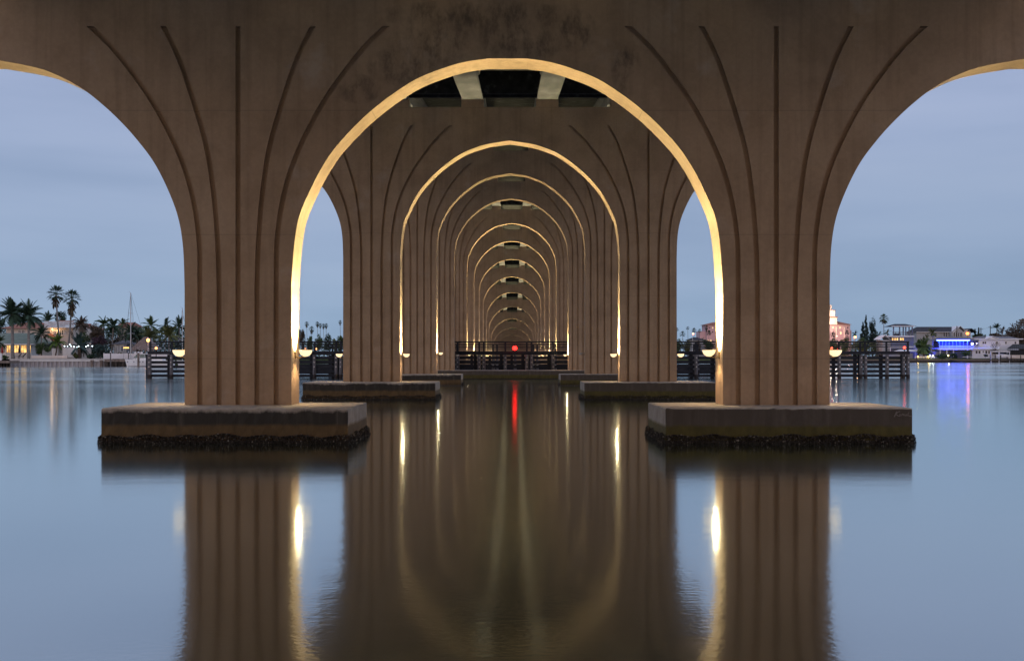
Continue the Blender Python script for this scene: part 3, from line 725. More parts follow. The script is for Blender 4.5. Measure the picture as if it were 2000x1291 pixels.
def palm(px, pyc, pyb, D, rp, kind, label, leaf='dark', lean=0, tw=2.2, n=None, skirt=0, trunk='trunkg', group=None, name='palm_tree', droop=1.0, seed=None, bulge=1.0, yo=0):
    rng = random.Random(seed if seed is not None else int(px * 7 + pyc)); k = D / F; D += yo
    c = W3(px, pyc, D); bs = W3(px + lean, pyb, D); r = rp * k
    t = thing(name, bs, label, 'palm', group)
    mb = MB(); pts = [bs + (c - bs) * (i / 6) + Vector((math.sin(i / 6 * math.pi) * lean * k * -.12, 0, 0)) for i in range(7)]
    mb.tube(pts, tw * k * .5 * bulge, tw * k * .36, 8); mb.build('trunk', M[trunk], t)
    mb = MB()
    if kind == 'feather': feather_crown(mb, c, r, n or 18, rng, droop=droop)
    else: fan_crown(mb, c, r, n or 26, rng)
    mb.build('crown', LEAF[leaf], t)
    if skirt:
        mb = MB()
        for i in range(40):
            az = rng.uniform(0, 6.28); h0 = rng.uniform(0, skirt * .75) * k; rr = rng.uniform(.25, .5) * rp * k * (1 - .35 * h0 / (skirt * k)); ln = rng.uniform(.3, .55) * skirt * k
            a = c + Vector((0, 0, -h0)); e = a + Vector((math.cos(az) * rr, math.sin(az) * rr, -ln)); w = Vector((-math.sin(az), math.cos(az), 0)) * r * .09
            mb.face([a, e - w, e + Vector((0, 0, -r * .15)), e + w])
        mb.build('dead_fronds', M['dead'], t)
    return t
def tree(px0, px1, py0, py1, D, label, leaf='mid', pyb=697, n=1500, shape='round', name='leafy_tree', group=None, cat='tree', seed=None, depth=None, size=1.0):
    rng = random.Random(seed if seed is not None else int(px0 * 3 + py0)); k = D / F
    a = W3((px0 + px1) / 2, (py0 + py1) / 2, D); rx = (px1 - px0) / 2 * k; rz = (py1 - py0) / 2 * k; ry = depth or rx * .8
    bs = W3((px0 + px1) / 2, pyb, D); t = thing(name, bs, label, cat, group)
    mb = MB(); top = a + Vector((0, 0, rz * .2)); tr = max(.10, rx * .06)
    mb.tube([bs, bs.lerp(top, .5) + Vector((rng.uniform(-.1, .1) * rx, 0, 0)), top], tr, tr * .35, 7)
    for i in range(6):
        az = rng.uniform(0, 6.28); s = bs.lerp(top, rng.uniform(.45, .9)); e = a + Vector((math.cos(az) * rx * .65, math.sin(az) * ry * .6, rng.uniform(-.2, .7) * rz)); mb.tube([s, s.lerp(e, .5) + Vector((0, 0, .06 * rz)), e], tr * .4, tr * .12, 5)
    mb.build('trunk', M['trunkb'], t)
    mb = MB(); blobs = []
    nb = 16 if shape == 'round' else 22
    for i in range(nb):
        if shape == 'round':
            v = Vector((rng.gauss(0, 1), rng.gauss(0, 1), rng.gauss(0, 1))).normalized() * rng.uniform(.35, .74); br = rng.uniform(.26, .42)
            blobs.append((a + Vector((v.x * rx, v.y * ry, v.z * rz)), br * rx, br * ry, br * rz * rng.uniform(.7, 1.1)))
        else:      # cone
            h = (i + .5) / nb; w = (1 - h) ** .8 * .75 + .06; az = rng.uniform(0, 6.28)
            blobs.append((a + Vector((math.cos(az) * rx * w * .6, math.sin(az) * ry * w * .6, (h * 2 - 1) * rz * .97)), rx * w * .7, ry * w * .7, rz * .11))
    for i in range(int(n * 1.5)):
        bc, bx_, by_, bz_ = blobs[rng.randrange(nb)]
        v = Vector((rng.gauss(0, 1), rng.gauss(0, 1), rng.gauss(0, 1))).normalized() * rng.uniform(.5, 1.08)
        p = bc + Vector((v.x * bx_, v.y * by_, v.z * bz_)); s = k * rng.uniform(.7, 1.6) * size
        u = Vector((rng.gauss(0, 1), rng.gauss(0, 1), rng.gauss(0, 1))).normalized(); w = u.orthogonal().normalized(); w.rotate(Matrix.Rotation(rng.uniform(0, 6.28), 3, u))
        mb.face([p - u * s, p + w * s * .6, p + u * s, p - w * s * .6])
    mb.build('crown', LEAF[leaf], t); return t

# houses --------------------------------------------------------------
def window(px0, px1, py0, py1, D, parent, lit=False, frame='white', mull=1):
    b = MB(); x0, x1, z0, z1 = XW(px0, D), XW(px1, D), ZW(py1, D), ZW(py0, D); w = .10
    for q in ((x0 - w, x1 + w, z1, z1 + w), (x0 - w, x1 + w, z0 - w, z0), (x0 - w, x0, z0, z1), (x1, x1 + w, z0, z1)): b.box(q[0], q[1], D - .09, D - .003, q[2], q[3])
    for i in range(mull): xm = x0 + (x1 - x0) * (i + 1) / (mull + 1); b.box(xm - .05, xm + .05, D - .07, D - .045, z0, z1)
    b.mat(1).box(x0, x1, D - .04, D - .003, z0, z1)
    return b.build('window', [M[frame], M[lit] if isinstance(lit, str) else (M['litwin'] if lit else M['glass'])], parent)

# green-roofed house, left shore
D = 262; t = thing('bungalow', (XW(30, D), D, GZ), 'low white bungalow with sage green roof and glowing yellow windows', 'house')
b = MB(); bx(b, -60, 61, 670.5, 701, D, 11); b.build('wall', M['white'], t)
b = MB(); b.hip(XW(-60, D), XW(64, D), D, D + 12, ZW(671.5, D), ZW(649.5, D), ov=.9, inset=4.0); b.build('roof', M['greenroof'], t)
for a in ((13.5, 20.5), (28.3, 37), (41.3, 52), (56.5, 60)): window(a[0], a[1], 674.5, 688.5, D, t, True)
window(0, 3.5, 675, 688, D, t); window(5, 9, 675, 688, D, t)
b = MB()
for q in (11, 25, 39, 54): bx(b, q, q + .9, 672, 700, D - 2.2, .25)
b.build('porch_post', M['white'], t)
b = MB(); bx(b, -58, 62, 671.3, 673.5, D - 2.3, 2.2); b.build('eave_board', M['white'], t)
D = 266; t = thing('garage', (XW(75, D), D, GZ), 'plain pale lean-to wing with sloping green roof behind the frangipani', 'outbuilding')
b = MB(); bx(b, 61.5, 79, 676, 701, D, 9); b.build('wall', M['cream'], t)
b = MB(); b.hip(XW(60, D), XW(82, D), D, D + 9, ZW(676, D), ZW(666, D), ov=.4); b.build('roof', M['greenroof'], t)
for px, col, lab in ((4.5, (.35, .03, .03), 'closed red parasol on the terrace of the green-roofed bungalow'), (37.8, (.03, .03, .06), 'closed navy parasol in front of the glowing bungalow windows')):
    p = W3(px, 700, 258); t = thing('parasol', p, lab, 'parasol'); b = MB(); b.bar(p, p + Vector((0, 0, 3.1)), .04, .03, 6); b.build('pole', M['wood'], t)
    b = MB(); b.bar(p + Vector((0, 0, 1.25)), p + Vector((0, 0, 2.2)), .26, .20, 8); b.bar(p + Vector((0, 0, 2.2)), p + Vector((0, 0, 3.15)), .20, .03, 8); b.build('canopy', mat('canopy_' + lab.split()[1], [col], bump=0), t)
for px, lab in ((33, 'dark lounge chair on the terrace near the tall grey palm'), (41.5, 'dark reclining chair tilted back beside the navy parasol')):
    p = W3(px, 699.5, 257); t = thing('lounge_chair', p, lab, 'chair'); b = MB(); b.box(p.x - .7, p.x + .5, p.y - .3, p.y + .3, p.z + .35, p.z + .45); b.build('seat', M['timber'], t)
    b = MB(); b.face([(p.x + .5, p.y - .3, p.z + .45), (p.x + .5, p.y + .3, p.z + .45), (p.x + 1.1, p.y + .3, p.z + 1.15), (p.x + 1.1, p.y - .3, p.z + 1.15)]); b.box(p.x + .5, p.x + .56, p.y - .3, p.y + .3, p.z + .4, p.z + .6); b.build('backrest', M['timber'], t)
    for dx in (-.6, .4):
        for dy in (-.25, .25): MB().box(p.x + dx, p.x + dx + .06, p.y + dy - .03, p.y + dy + .03, p.z - .1, p.z + .35).build('leg', M['timber'], t)
D = 251.6; b = MB(); bx(b, 61, 131, 694.3, 700, D, .4)
tag(b.build('terrace_wall', M['cream']), 'low cream terrace wall running along the top of the lawn', 'wall')
D = 285; t = thing('tiled_house', (XW(45, D), D, GZ), 'cream house with a long red tiled roof behind the green-roofed bungalow', 'house')
b = MB(); bx(b, 12, 80, 641, 702, D, 12); b.build('wall', M['cream'], t)
b = MB(); b.hip(XW(12, D), XW(80, D), D, D + 12, ZW(641.5, D), ZW(628.5, D), ov=1.0, inset=3); b.build('roof', M['tile'], t)
window(42.5, 48, 645, 650.5, D, t); window(36.5, 40.5, 645, 650.5, D, t)
D = 280; t = thing('balcony_house', (XW(115, D), D, GZ), 'two-storey white house with rooftop balustrade and two lit wall lanterns', 'house')
b = MB(); bx(b, 81, 143, 640.4, 702, D, 12); b.build('wall', M['cream'], t)
b = MB(); b.gable_front(XW(78, D - 3), XW(107, D - 3), D - 3, D - .3, ZW(668, D), ZW(653.5, D), ov=.2); b.build('lower_roof', M['tile'], t)
b = MB(); bx(b, 82.5, 103, 668, 702, D - 3, 2.6); a = [W3(82, 668, D - 3), W3(103, 668, D - 3), W3(92.5, 654.8, D - 3)]; b.face(a); b.build('gable_wing', M['cream'], t)
b = MB(); b.hip(XW(76, D + 5), XW(108, D + 5), D + 13, D + 22, ZW(629.5, D), ZW(621.5, D), ov=.3); b.build('roof', M['tile'], t)
b = MB(); bx(b, 86.5, 143.5, 638.6, 640.3, D - 1.3, 9)
bx(b, 87, 143.5, 627.5, 628.4, D - 1.2, .15)
for q in np.arange(87, 144, 1.15): bx(b, q, q + .62, 628.4, 638.6, D - 1.2, .08)
for q in (87, 105, 124, 142.6): bx(b, q - .3, q + .9, 627.2, 638.6, D - 1.28, .3)
b.build('balustrade', M['white'], t)
window(93, 97.5, 645, 650.5, D, t); window(116.8, 124, 645, 654, D, t, mull=1); window(126, 128.5, 645.5, 653, D, t)
window(104.5, 110.5, 647, 660, D, t, 'screen')
for px, py in ((102.3, 643), (113.2, 645)):
    p = W3(px, py, D - .35); b = MB(); b.ball(p, .20, 8, 6); b.build('lantern', glowmat('lantern', (1, .62, .25), 4), t)
    l = bpy.data.lights.new('lantern_light', 'POINT'); l.energy = 28; l.color = (1, .58, .25); l.shadow_soft_size = .2; lo = bpy.data.objects.new('lantern_light', l); C.objects.link(lo); lo.location = p + Vector((0, -.45, -.3)); lo.parent = t; lo.matrix_parent_inverse = Matrix.Translation(t.location).inverted()
b = MB()
for i, q in enumerate(np.arange(134, 143, 1.6)): bx(b, q - 1, q + 5 if q < 139 else 143, 647 + i * 2.5, 648 + i * 2.5, D - .6 - i * .02, .5)
b.build('stair', M['darkwood'], t)
D = 300; t = thing('tiled_house', (XW(160, D), D, GZ), 'red roof end just right of the rooftop balustrade, among bronze trees', 'house')
b = MB(); bx(b, 143.5, 175, 642, 702, D, 10); b.build('wall', M['cream'], t); b = MB(); b.hip(XW(142, D), XW(176, D), D, D + 10, ZW(642, D), ZW(631, D), ov=.8, inset=4); b.build('roof', M['tile'], t)
D = 300; t = thing('tiled_house', (XW(240, D), D, GZ), 'small red tiled roof showing between the palms left of the boat mast', 'house')
b = MB(); bx(b, 229, 252, 637, 702, D, 10); b.build('wall', M['cream'], t); b = MB(); b.hip(XW(229, D), XW(252, D), D, D + 10, ZW(637.5, D), ZW(628.5, D), ov=.6, inset=.6); b.build('roof', M['tile'], t)
D = 256; b = MB(); bx(b, 101.5, 112.5, 681, 697.5, D, .3); bx(b, 122, 149, 679, 697.5, D, .3)
tag(b.build('garden_wall', M['white']), 'plain white garden wall behind the string of bulbs', 'wall')
D = 262; t = thing('grey_cottage', (XW(233, D), D, GZ), 'small grey cottage with dark doorway behind the white picket fence', 'house')
b = MB(); bx(b, 222, 247, 672, 702, D, 8); b.build('wall', M['greige'], t); b = MB(); b.hip(XW(221, D), XW(248, D), D, D + 8, ZW(672.5, D), ZW(663, D), ov=.5, inset=2); b.build('roof', M['greyroof'], t)
window(223.5, 228, 674, 691, D, t); window(236, 240.5, 676, 686, D, t)
D = 258; t = thing('thatched_hut', (XW(277, D), D, GZ), 'open tiki hut with shaggy thatched roof behind the white boat', 'hut')
b = MB(); rng = random.Random(4)
cx0, cx1, zt_, zb_ = XW(254, D), XW(301, D), ZW(658, D), ZW(682, D)
b.hip(cx0, cx1, D, D + 6, zb_, zt_, ov=0, inset=2.4)
for i in range(500):
    u, v = rng.random(), rng.random(); z = zb_ + (zt_ - zb_) * v; xa = cx0 + 2.4 * v; xb = cx1 - 2.4 * v; x = xa + (xb - xa) * u; y = D + 3 * v - .06
    b.face([(x - .12, y, z + .1), (x + .12, y, z + .1), (x + rng.uniform(-.15, .15), y - .18, z - .75)])
b.build('thatch_roof', M['thatch'], t)
for q in (257, 270, 284, 298): b = MB(); p = W3(q, 702, D + .7); b.bar(p, (p.x, p.y, zb_ + .4), .11, .10, 7); b.build('post', M['wood'], t)
b = MB(); bx(b, 259, 297, 690, 702, D + 3, .8); b.build('bar_counter', M['darkwood'], t)
D = 251.5; t = thing('picket_fence', (XW(250, D), D, GZ), 'white picket fence along the bank behind the boat', 'fence')
b = MB(); bx(b, 202, 330, 691.3, 700.5, D, .05)
for q in np.arange(202, 330, 1.7): bx(b, q, q + 1.3, 690.4, 700.8, D - .05, .045)
for q in np.arange(202, 330, 15): bx(b, q, q + 1.6, 689.6, 701, D - .12, .06)
b.build('pickets', M['white'], t)
# string of bulbs
t = thing('string_lights', (XW(150, 253), 253, GZ), 'string of white festoon bulbs hanging before the white garden wall', 'string lights')
pts = [(126, 676), (132.2, 676.5), (136.2, 672.8), (139, 676), (144.2, 677), (150.3, 678), (153.5, 676.5), (168.2, 677), (172.2, 675), (180.3, 676)]
b = MB()
for p, q in zip(pts, pts[1:]):
    a, c = W3(*p, 253), W3(*q, 253); b.tube([a + Vector((0, 0, .12)), (a + c) / 2 + Vector((0, 0, -.05)), c + Vector((0, 0, .12))], .012, n=4)
b.build('cable', M['timber'], t)
M['bulb'] = glowmat('white_bulb', (.80, .95, 1.0), 5)
for i, p in enumerate(pts): b = MB(); b.ball(W3(*p, 253), .13 if i not in (5,) else .08, 8, 6); b.build('bulb', M['bulb'], t)
# plants of the left shore
gl = 'palms of the left shore'
palm(24, 614, 701, 253, 37, 'feather', 'thick royal palm at the far left, trunk rising from the lawn by the lit windows', lean=1, tw=6, n=36, bulge=1.15, name='royal_palm', droop=1.0)
palm(56, 618, 701, 253, 35, 'feather', 'second thick royal palm, right of the glowing bungalow windows', lean=0, tw=5, n=36, bulge=1.2, name='royal_palm', droop=1.1)
palm(109.5, 574, 690, 272, 20, 'fan', 'taller of two lofty fan palms, its bare trunk crossing the rooftop balustrade', lean=9, tw=3.6, n=30, skirt=24, name='fan_palm')
palm(140.5, 582, 697, 262, 20, 'fan', 'shorter of two lofty fan palms, with long brown skirt and leaning trunk', lean=-9, tw=3.8, n=30, skirt=32, name='fan_palm')
palm(94, 627, 700, 300, 22, 'feather', 'bushy palm behind the red roof, left of the lofty fan palms', n=16, tw=3)
palm(81, 652, 700, 262, 24, 'feather', 'low dark palm drooping over the pale wing of the bungalow', n=15, tw=3, droop=1.3)
palm(-2, 668, 701, 254, 20, 'feather', 'short green palm cut by the left picture edge', leaf='mid', n=14, tw=3)
palm(112, 669, 698, 255, 22, 'feather', 'young palm under the lit lanterns, lamplight put into its bright yellow-green fronds', leaf='bright', n=16, tw=3, lean=-4, trunk='trunkb', droop=1.35)
palm(155, 675, 700, 254, 28, 'feather', 'stout date palm with dark bluish fronds beside the white garden wall', leaf='blue', n=22, tw=7, trunk='trunkb')
palm(158, 634, 700, 270, 21, 'feather', 'tall bronze-tinged palm above the stout date palm', leaf='brown', n=22, tw=3, droop=1.5)
palm(203, 634, 700, 274, 21, 'feather', 'palm with drooping crown, left one above the round dark tree', leaf='mid', n=18, tw=3, droop=1.4)
palm(221, 640, 700, 262, 24, 'feather', 'dense dark palm with pale trunk rising by the lamp post on the bank', n=24, tw=3.2, droop=1.5, lean=-4)
palm(239, 633, 700, 300, 17, 'feather', 'small palm crown behind the little red roof', leaf='mid', n=15, tw=2.5)
palm(256, 650, 700, 262, 24, 'feather', 'dark palm directly behind the tall boat mast', n=22, tw=4.5, trunk='trunkb', droop=1.3, lean=-1)
palm(268, 655, 700, 264, 22, 'feather', 'dark palm with brown trunk just right of the tall boat mast', n=18, tw=4, trunk='trunkb', droop=1.3)
palm(295, 636, 700, 290, 22, 'feather', 'palm above the bright orange lamp post', leaf='mid', n=16, tw=2.5)
palm(290, 660, 700, 270, 26, 'feather', 'olive palm fanning out around the orange lamp', leaf='olive', n=18, tw=4)
palm(323, 637, 700, 290, 20, 'feather', 'palm crown between the orange lamp and the second mast', leaf='dark', n=15, tw=2.5)
palm(330, 657, 700, 268, 28, 'feather', 'broad olive palm above the left end of the fender', leaf='olive', n=22, tw=4, droop=1.3)
palm(350, 640, 700, 285, 24, 'feather', 'dark palm partly behind the left leg of the nearest pier', n=18, tw=3)
palm(386, 640, 700, 290, 24, 'feather', 'palm hidden mostly by the left leg of the nearest pier', n=14, tw=3)
tree(104, 131, 603, 645, 310, 'dark rounded tree behind the lofty fan palms', 'dark', n=1300)
tree(-12, 14, 606, 660, 300, 'dark tree mass at the far left behind the first royal palm', 'dark', n=1100)
tree(8, 84, 612, 645, 318, 'wide dark tree behind the long red tiled roof', 'dark', n=1800)
tree(64, 100, 668, 694, 256, 'spreading frangipani with pale forked trunk before the pale wing', 'mid', n=1100, pyb=700)
tree(143, 176, 621, 655, 285, 'bronze tree crown next to the rooftop balustrade', 'brown', n=1300)
tree(145, 182, 640, 690, 266, 'dense dark green tree behind the stout date palm', 'mid', n=1500)
tree(173, 208, 630, 668, 262, 'round grey-green tree above the purple-leaved shrub', 'brown', n=1500)
tree(176, 210, 652, 680, 258, 'purple-leaved bushy tree in the middle of the left garden', 'purple', n=1200)
tree(176, 216, 668, 703, 254, 'big rounded blue-green shrub reaching down to the lawn', 'blue', n=1700, pyb=701)
tree(205, 240, 648, 690, 268, 'dark brown-green tree behind the grey cottage', 'brown', n=1300)
tree(240, 262, 640, 668, 285, 'olive bush-topped tree behind the tall boat mast', 'olive', n=900)
tree(262, 320, 640, 672, 296, 'low olive thicket behind the thatched hut', 'olive', n=1500)
tree(310, 420, 640, 692, 276, 'broad dark thicket behind the left end of the fender', 'dark', n=2400)
for i, (a, c_, y0, lf, lab) in enumerate([(141, 156, 687, 'olive', 'olive clipped bush beside the date palm trunk'), (168, 183, 690, 'dark', 'dark low bush right of the date palm trunk'), (2, 17, 693, 'mid', 'low flowering bush under the first royal palm'), (226, 240, 686, 'olive', 'small bush in front of the grey cottage')]):
    tree(a, c_, y0, 701, 253, lab, lf, n=420, pyb=702, name='bush', cat='bush')
# lamp post and posts on the bank
def street_lamp(px, pyl, pyb, D, col, es, r, label, power=0, arm=0, pole=.07, name='street_lamp', pm='white'):
    p = W3(px, pyl, D); q = W3(px + arm, pyb, D); t = thing(name, q, label, 'lamp'); b = MB(); b.bar(q, (q.x, q.y, p.z - r * .4), pole, pole * .7, 7)
    if arm: b.bar((q.x, q.y, p.z + .2), (p.x, p.y, p.z + r + .05), pole * .6, pole * .5, 6)
    b.bar((p.x, p.y, p.z + r * .9), (p.x, p.y, p.z + r * 1.35), r * .9, r * .2, 8)
    b.build('pole', M[pm], t); b = MB(); b.ball(p, r, 12, 8); b.build('lamp_head', glowmat('lamp_head_glow', col, es), t, smooth=True)
    if power:
        l = bpy.data.lights.new('lamp_glow', 'POINT'); l.energy = power; l.color = col; l.shadow_soft_size = r; lo = bpy.data.objects.new('lamp_glow', l); C.objects.link(lo); lo.location = (p.x, p.y - r - .3, p.z); lo.parent = t; lo.matrix_parent_inverse = Matrix.Translation(t.location).inverted()
    return t
street_lamp(289.3, 664.5, 700, 246, (1, .40, .09), 6, .36, 'tall post with a bright orange lamp near the left end of the fender', 60)
def post(px, py0, py1, D, w, label, m='wood', name='mooring_post', cat='post', group=None, capm=None):
    p = W3(px, py1, D); c = W3(px, py0, D); t = thing(name, p, label, cat, group); MB().bar((p.x, p.y, p.z - .8), c, w * D / F / 2, w * D / F / 2, 8).build('shaft', M[m], t)
    if capm: MB().bar(c, c + Vector((0, 0, .28)), w * D / F / 2 * 1.25, .03, 8).build('cap', M[capm], t)
    return t
post(216, 688, 715, 247, 2.4, 'grey post with white cone cap at the end of the pale seawall', 'pile', capm='white')
post(270.3, 689, 716, 241, 4.2, 'stout brown mooring pile in front of the white hull', capm='white')
post(251.2, 688.5, 700, 250, 1.6, 'thin dark post with white cap behind the bow of the boat', 'darkwood', capm='white')
post(277.6, 688.5, 700, 250, 1.6, 'thin dark post with white cap behind the cabin of the boat', 'darkwood', capm='white')
p = W3(246.5, 679.5, 252); t = thing('table_lamp', W3(246.5, 700, 252), 'low amber lantern with a flat shade glowing by the tiki hut', 'lantern'); MB().bar(W3(246.5, 701, 252), p, .03, .03, 6).build('pole', M['wood'], t)
MB().box(p.x - .55, p.x + .55, p.y - .2, p.y + .2, p.z - .10, p.z + .14).build('lamp_shade', glowmat('amber', (1, .55, .12), 3), t)
# boats
def hull(mb, x0, x1, y, beam, zdeck, zb=0.0, rake=.5, sheer=.25):
    secs = []; n = 12
    for i in range(n + 1):
        s = i / n; hb = beam / 2 * min(1, (s * 1.9) ** .65) * (1 if s < .8 else 1 - .12 * (s - .8) / .2); zs = zdeck + sheer * (1 - s) ** 2; xk = x0 + (x1 - x0) * s; xb = xk + rake * (1 - s) ** 3
        ring = []
        for (w, h) in ((-1, 1), (-.96, .55), (-.8, .0), (-.4, -.25), (0, -.4), (.4, -.25), (.8, 0), (.96, .55), (1, 1)):
            zz = zb + (zs - zb) * h if h >= 0 else zb + h; ring.append((xk + (xb - xk) * (1 - max(h, 0)), y + hb * w + .001 * w, zz))
        secs.append(ring)
    for A, B in zip(secs, secs[1:]):
        for j in range(8): mb.face([A[j], B[j], B[j + 1], A[j + 1]])
        mb.face([A[8], B[8], B[0], A[0]])
    mb.face(secs[-1][::-1]); mb.face(secs[0])
D = 245; x0, x1 = XW(243.5, D), XW(338, D)
M['hullw'] = mat('white_gelcoat', [(.88, .87, .88)], rough=.3, bump=0, spec=.5); M['navy'] = mat('dark_boot_stripe', [(.03, .03, .05)], bump=0); M['mastm'] = mat('alloy_mast', [(.45, .47, .50)], rough=.4, bump=0, metal=.3); M['tint'] = mat('tinted_windshield', [(.06, .13, .13)], rough=.1, bump=0, spec=.7)
t = thing('cabin_boat', (x0, D, 0), 'white cabin sailboat with tall grey mast moored at the bank, bow to the left', 'boat')
b = MB(); hull(b, x0, x1, D, 3.4, 1.42, 0, .6, .30); b.build('hull', M['hullw'], t)
b = MB(); hull(b, x0 + .55, x1 + .02, D, 3.46, .16, 0, .1, 0); b.build('boot_stripe', M['navy'], t)
b = MB(); b.face([(x0 + 1.2, D - .3, 1.6), (x0 + 3, D - 1.0, 1.5), (x0 + 3, D - 1, 1.85), ]); b.box(x0 + 3, x0 + 8.8, D - 1.2, D + 1.2, 1.38, 1.95); b.build('cabin', M['hullw'], t)
b = MB(); zc = 1.95
for (xa, xb) in ((x0 + 2.3, x0 + 4.8),):
    b.face([(xa, D - 1.1, zc), (xb + .6, D - 1.1, zc), (xb, D - 1.0, zc + .85), (xa + .7, D - 1.0, zc + .85)]); b.face([(xa, D + 1.1, zc), (xb + .6, D + 1.1, zc), (xb, D + 1.0, zc + .85), (xa + .7, D + 1.0, zc + .85)]); b.face([(xa, D - 1.1, zc), (xa, D + 1.1, zc), (xa + .7, D + 1, zc + .85), (xa + .7, D - 1, zc + .85)])
b.build('windshield', M['tint'], t)
b = MB(); b.box(x0 + 2.95, x0 + 5.2, D - 1.05, D + 1.05, zc + .851, zc + .95)
for q in (2.6, 3.1, 3.6, 4.6, 5.1): b.bar((x0 + q, D - 1.1, zc - .4), (x0 + q + .35, D - 1.05, zc + 1.35), .025, .025, 5)
b.box(x0 + 2.2, x0 + 4.3, D - 1.08, D - 1.03, zc + 1.2, zc + 1.26); b.box(x0 + 2.5, x0 + 2.8, D - .9, D - .6, zc + .95, zc + 1.35); b.box(x0 + 3.3, x0 + 3.6, D - .9, D - .6, zc + .95, zc + 1.35); b.box(x0 + 3.9, x0 + 4.2, D - .9, D - .6, zc + .95, zc + 1.35)
b.build('flybridge', M['hullw'], t)
for q in (1.2, 2.6, 3.9, 4.6, 6.1): b = MB(); b.bar((x0 + q, D - 1.70, 1.12), (x0 + q, D - 1.45, 1.12), .10, .10, 10); b.build('porthole', M['navy'], t)
b = MB()
for i in range(9): xx = x0 + .25 + i * .9; b.bar((xx, D - min(1.5, .3 + i * .4), 1.5), (xx, D - min(1.5, .3 + i * .4), 2.05), .015, .015, 4)
for i in range(8): xx = x0 + .25 + i * .9; b.bar((xx, D - min(1.5, .3 + i * .4), 2.05), (xx + .9, D - min(1.5, .7 + i * .4), 2.05), .015, .015, 4)
b.build('guard_rail', M['mastm'], t)
def rig(t, px, py0, D, xs, name='mast', w=.09, spr=True):
    c = W3(px, py0, D); b = MB(); b.bar((c.x, D, 1.4), c, w * 1.15, w * .8, 8); b.bar(c, c + Vector((-.45, 0, .35)), .03, .02, 4); b.build('mast', M['mastm'], t)
    if spr:
        for f, l in ((.40, .95), (.70, .6)):
            z = 1.4 + (c.z - 1.4) * f; b = MB(); b.bar((c.x - l, D, z - .05), (c.x, D, z), .035, .035, 5); b.bar((c.x, D, z), (c.x + l, D, z - .05), .035, .035, 5); b.build('spreader', M['mastm'], t)
    b = MB()
    for xe, ze in xs: b.bar(c, (c.x + xe, D + (.0), ze), .02, .02, 4)
    b.build('rigging', M['timber'], t)
rig(t, 255.3, 572, D, [(-1.7, 1.6), (-1.2, 5), (1.5, 1.9), (.8, 4.0), (4.5, 1.9)], w=.10)
D = 246; t = thing('sailboat', (XW(356, D), D, 0), 'sailboat half hidden by the fender and the nearest pier, only its slim mast showing', 'boat')
b = MB(); hull(b, XW(345, D), XW(420, D), D, 3, 1.2); b.build('hull', M['hullw'], t); rig(t, 356.3, 602, D, [(-1.4, 1.4), (1.9, 1.4)], w=.09)

# far shore behind the fender ------------------------------------------
gf = 'distant fan palms in the left gap'
for i, (px, py, r_, ln, lab) in enumerate([(599, 632.5, 5.5, 2, 'slender distant fan palm, first from the glowing left wall lamp'), (608.5, 643, 6.8, 2, 'shorter bushy distant palm, second from the glowing left wall lamp'), (620, 632.5, 5.5, 1, 'tall distant fan palm left of a close trio'), (625.5, 635, 4.6, 2, 'distant palm squeezed between two taller ones'),
                                      (631.5, 636.5, 5, 3, 'distant palm at the left of a touching pair'), (637, 635.5, 5, 1, 'distant palm at the right of a touching pair'), (664.3, 629, 4.6, 2, 'lone slim distant palm beside the second pier')]):
    palm(px, py, 690, 520, r_, 'fan', lab, lean=ln, tw=.9, n=22, skirt=r_ * 1.1, name='fan_palm', group='distant fan palms in the left gap')
for a, c_, y0, lf, lab in [(580, 600, 637, 'brown', 'brownish tree behind the glow of the left wall lamp'), (598, 615, 656, 'mid', 'low green clump under the first distant palms'), (612, 632, 650, 'mid', 'palm-like dark clump below the tall distant palms'), (630, 650, 646, 'dark', 'rounded dark clump right of the touching pair of palms'), (648, 664, 657, 'olive', 'low olive clump at the middle of the left gap'), (655, 674, 645, 'mid', 'green clump against the second pier in the left gap')]:
    tree(a, c_, y0, 690, 505, lab, lf, n=900, pyb=697, group='clumps of trees seen in the left gap')
for i, (px, py, r_, ln, lab) in enumerate([(1322, 643.5, 4.6, 1, 'distant palm touching the right side of the second pier'), (1333.2, 652.5, 7, 2, 'bushy distant palm in the right gap, widest of its row'), (1343.2, 641, 4.3, 2, 'slim distant palm in the right gap, tallest of its row'), (1355.5, 645.5, 6.2, -1, 'distant palm above the orange street light in the right gap'), (1366.3, 646, 4.6, 1, 'distant palm between the street light and the pink wing')]):
    palm(px, py, 692, 560, r_, 'fan', lab, lean=ln, tw=.9, n=22, name='fan_palm', group='distant fan palms in the right gap')
palm(1380, 640, 692, 600, 5, 'fan', 'upper dark palm in front of the pink hotel wing', tw=1, n=24, name='fan_palm', skirt=7)
palm(1384.5, 650, 692, 590, 6.5, 'fan', 'lower dark palm in front of the pink hotel wing', tw=1, n=26, name='fan_palm')
for a, c_, y0, lf, lab in [(1316, 1335, 661, 'mid', 'low tree clump at the left of the right gap'), (1332, 1352, 663, 'olive', 'low clump under the tallest palm of the right gap'), (1350, 1372, 660, 'brown', 'low brownish clump beside the orange street light'), (1368, 1400, 661, 'mid', 'low clump below the pink hotel wing')]:
    tree(a, c_, y0, 692, 540, lab, lf, n=800, pyb=697, group='clumps of trees seen in the right gap')
street_lamp(1353.8, 652, 697, 530, (1, .30, .14), 7, .42, 'red-orange street light in the right gap', 0, arm=-1, pole=.12)
D = 550; t = thing('dark_roofed_house', (XW(1360, D), D, GZ), 'low house with dark pitched roof between the palms of the right gap', 'house')
b = MB(); bx(b, 1346, 1376, 664, 702, D, 8); b.build('wall', M['greige'], t); b = MB(); b.hip(XW(1345, D), XW(1377, D), D, D + 10, ZW(664.5, D), ZW(658.5, D), ov=.6); b.build('roof', M['darkroof'], t)
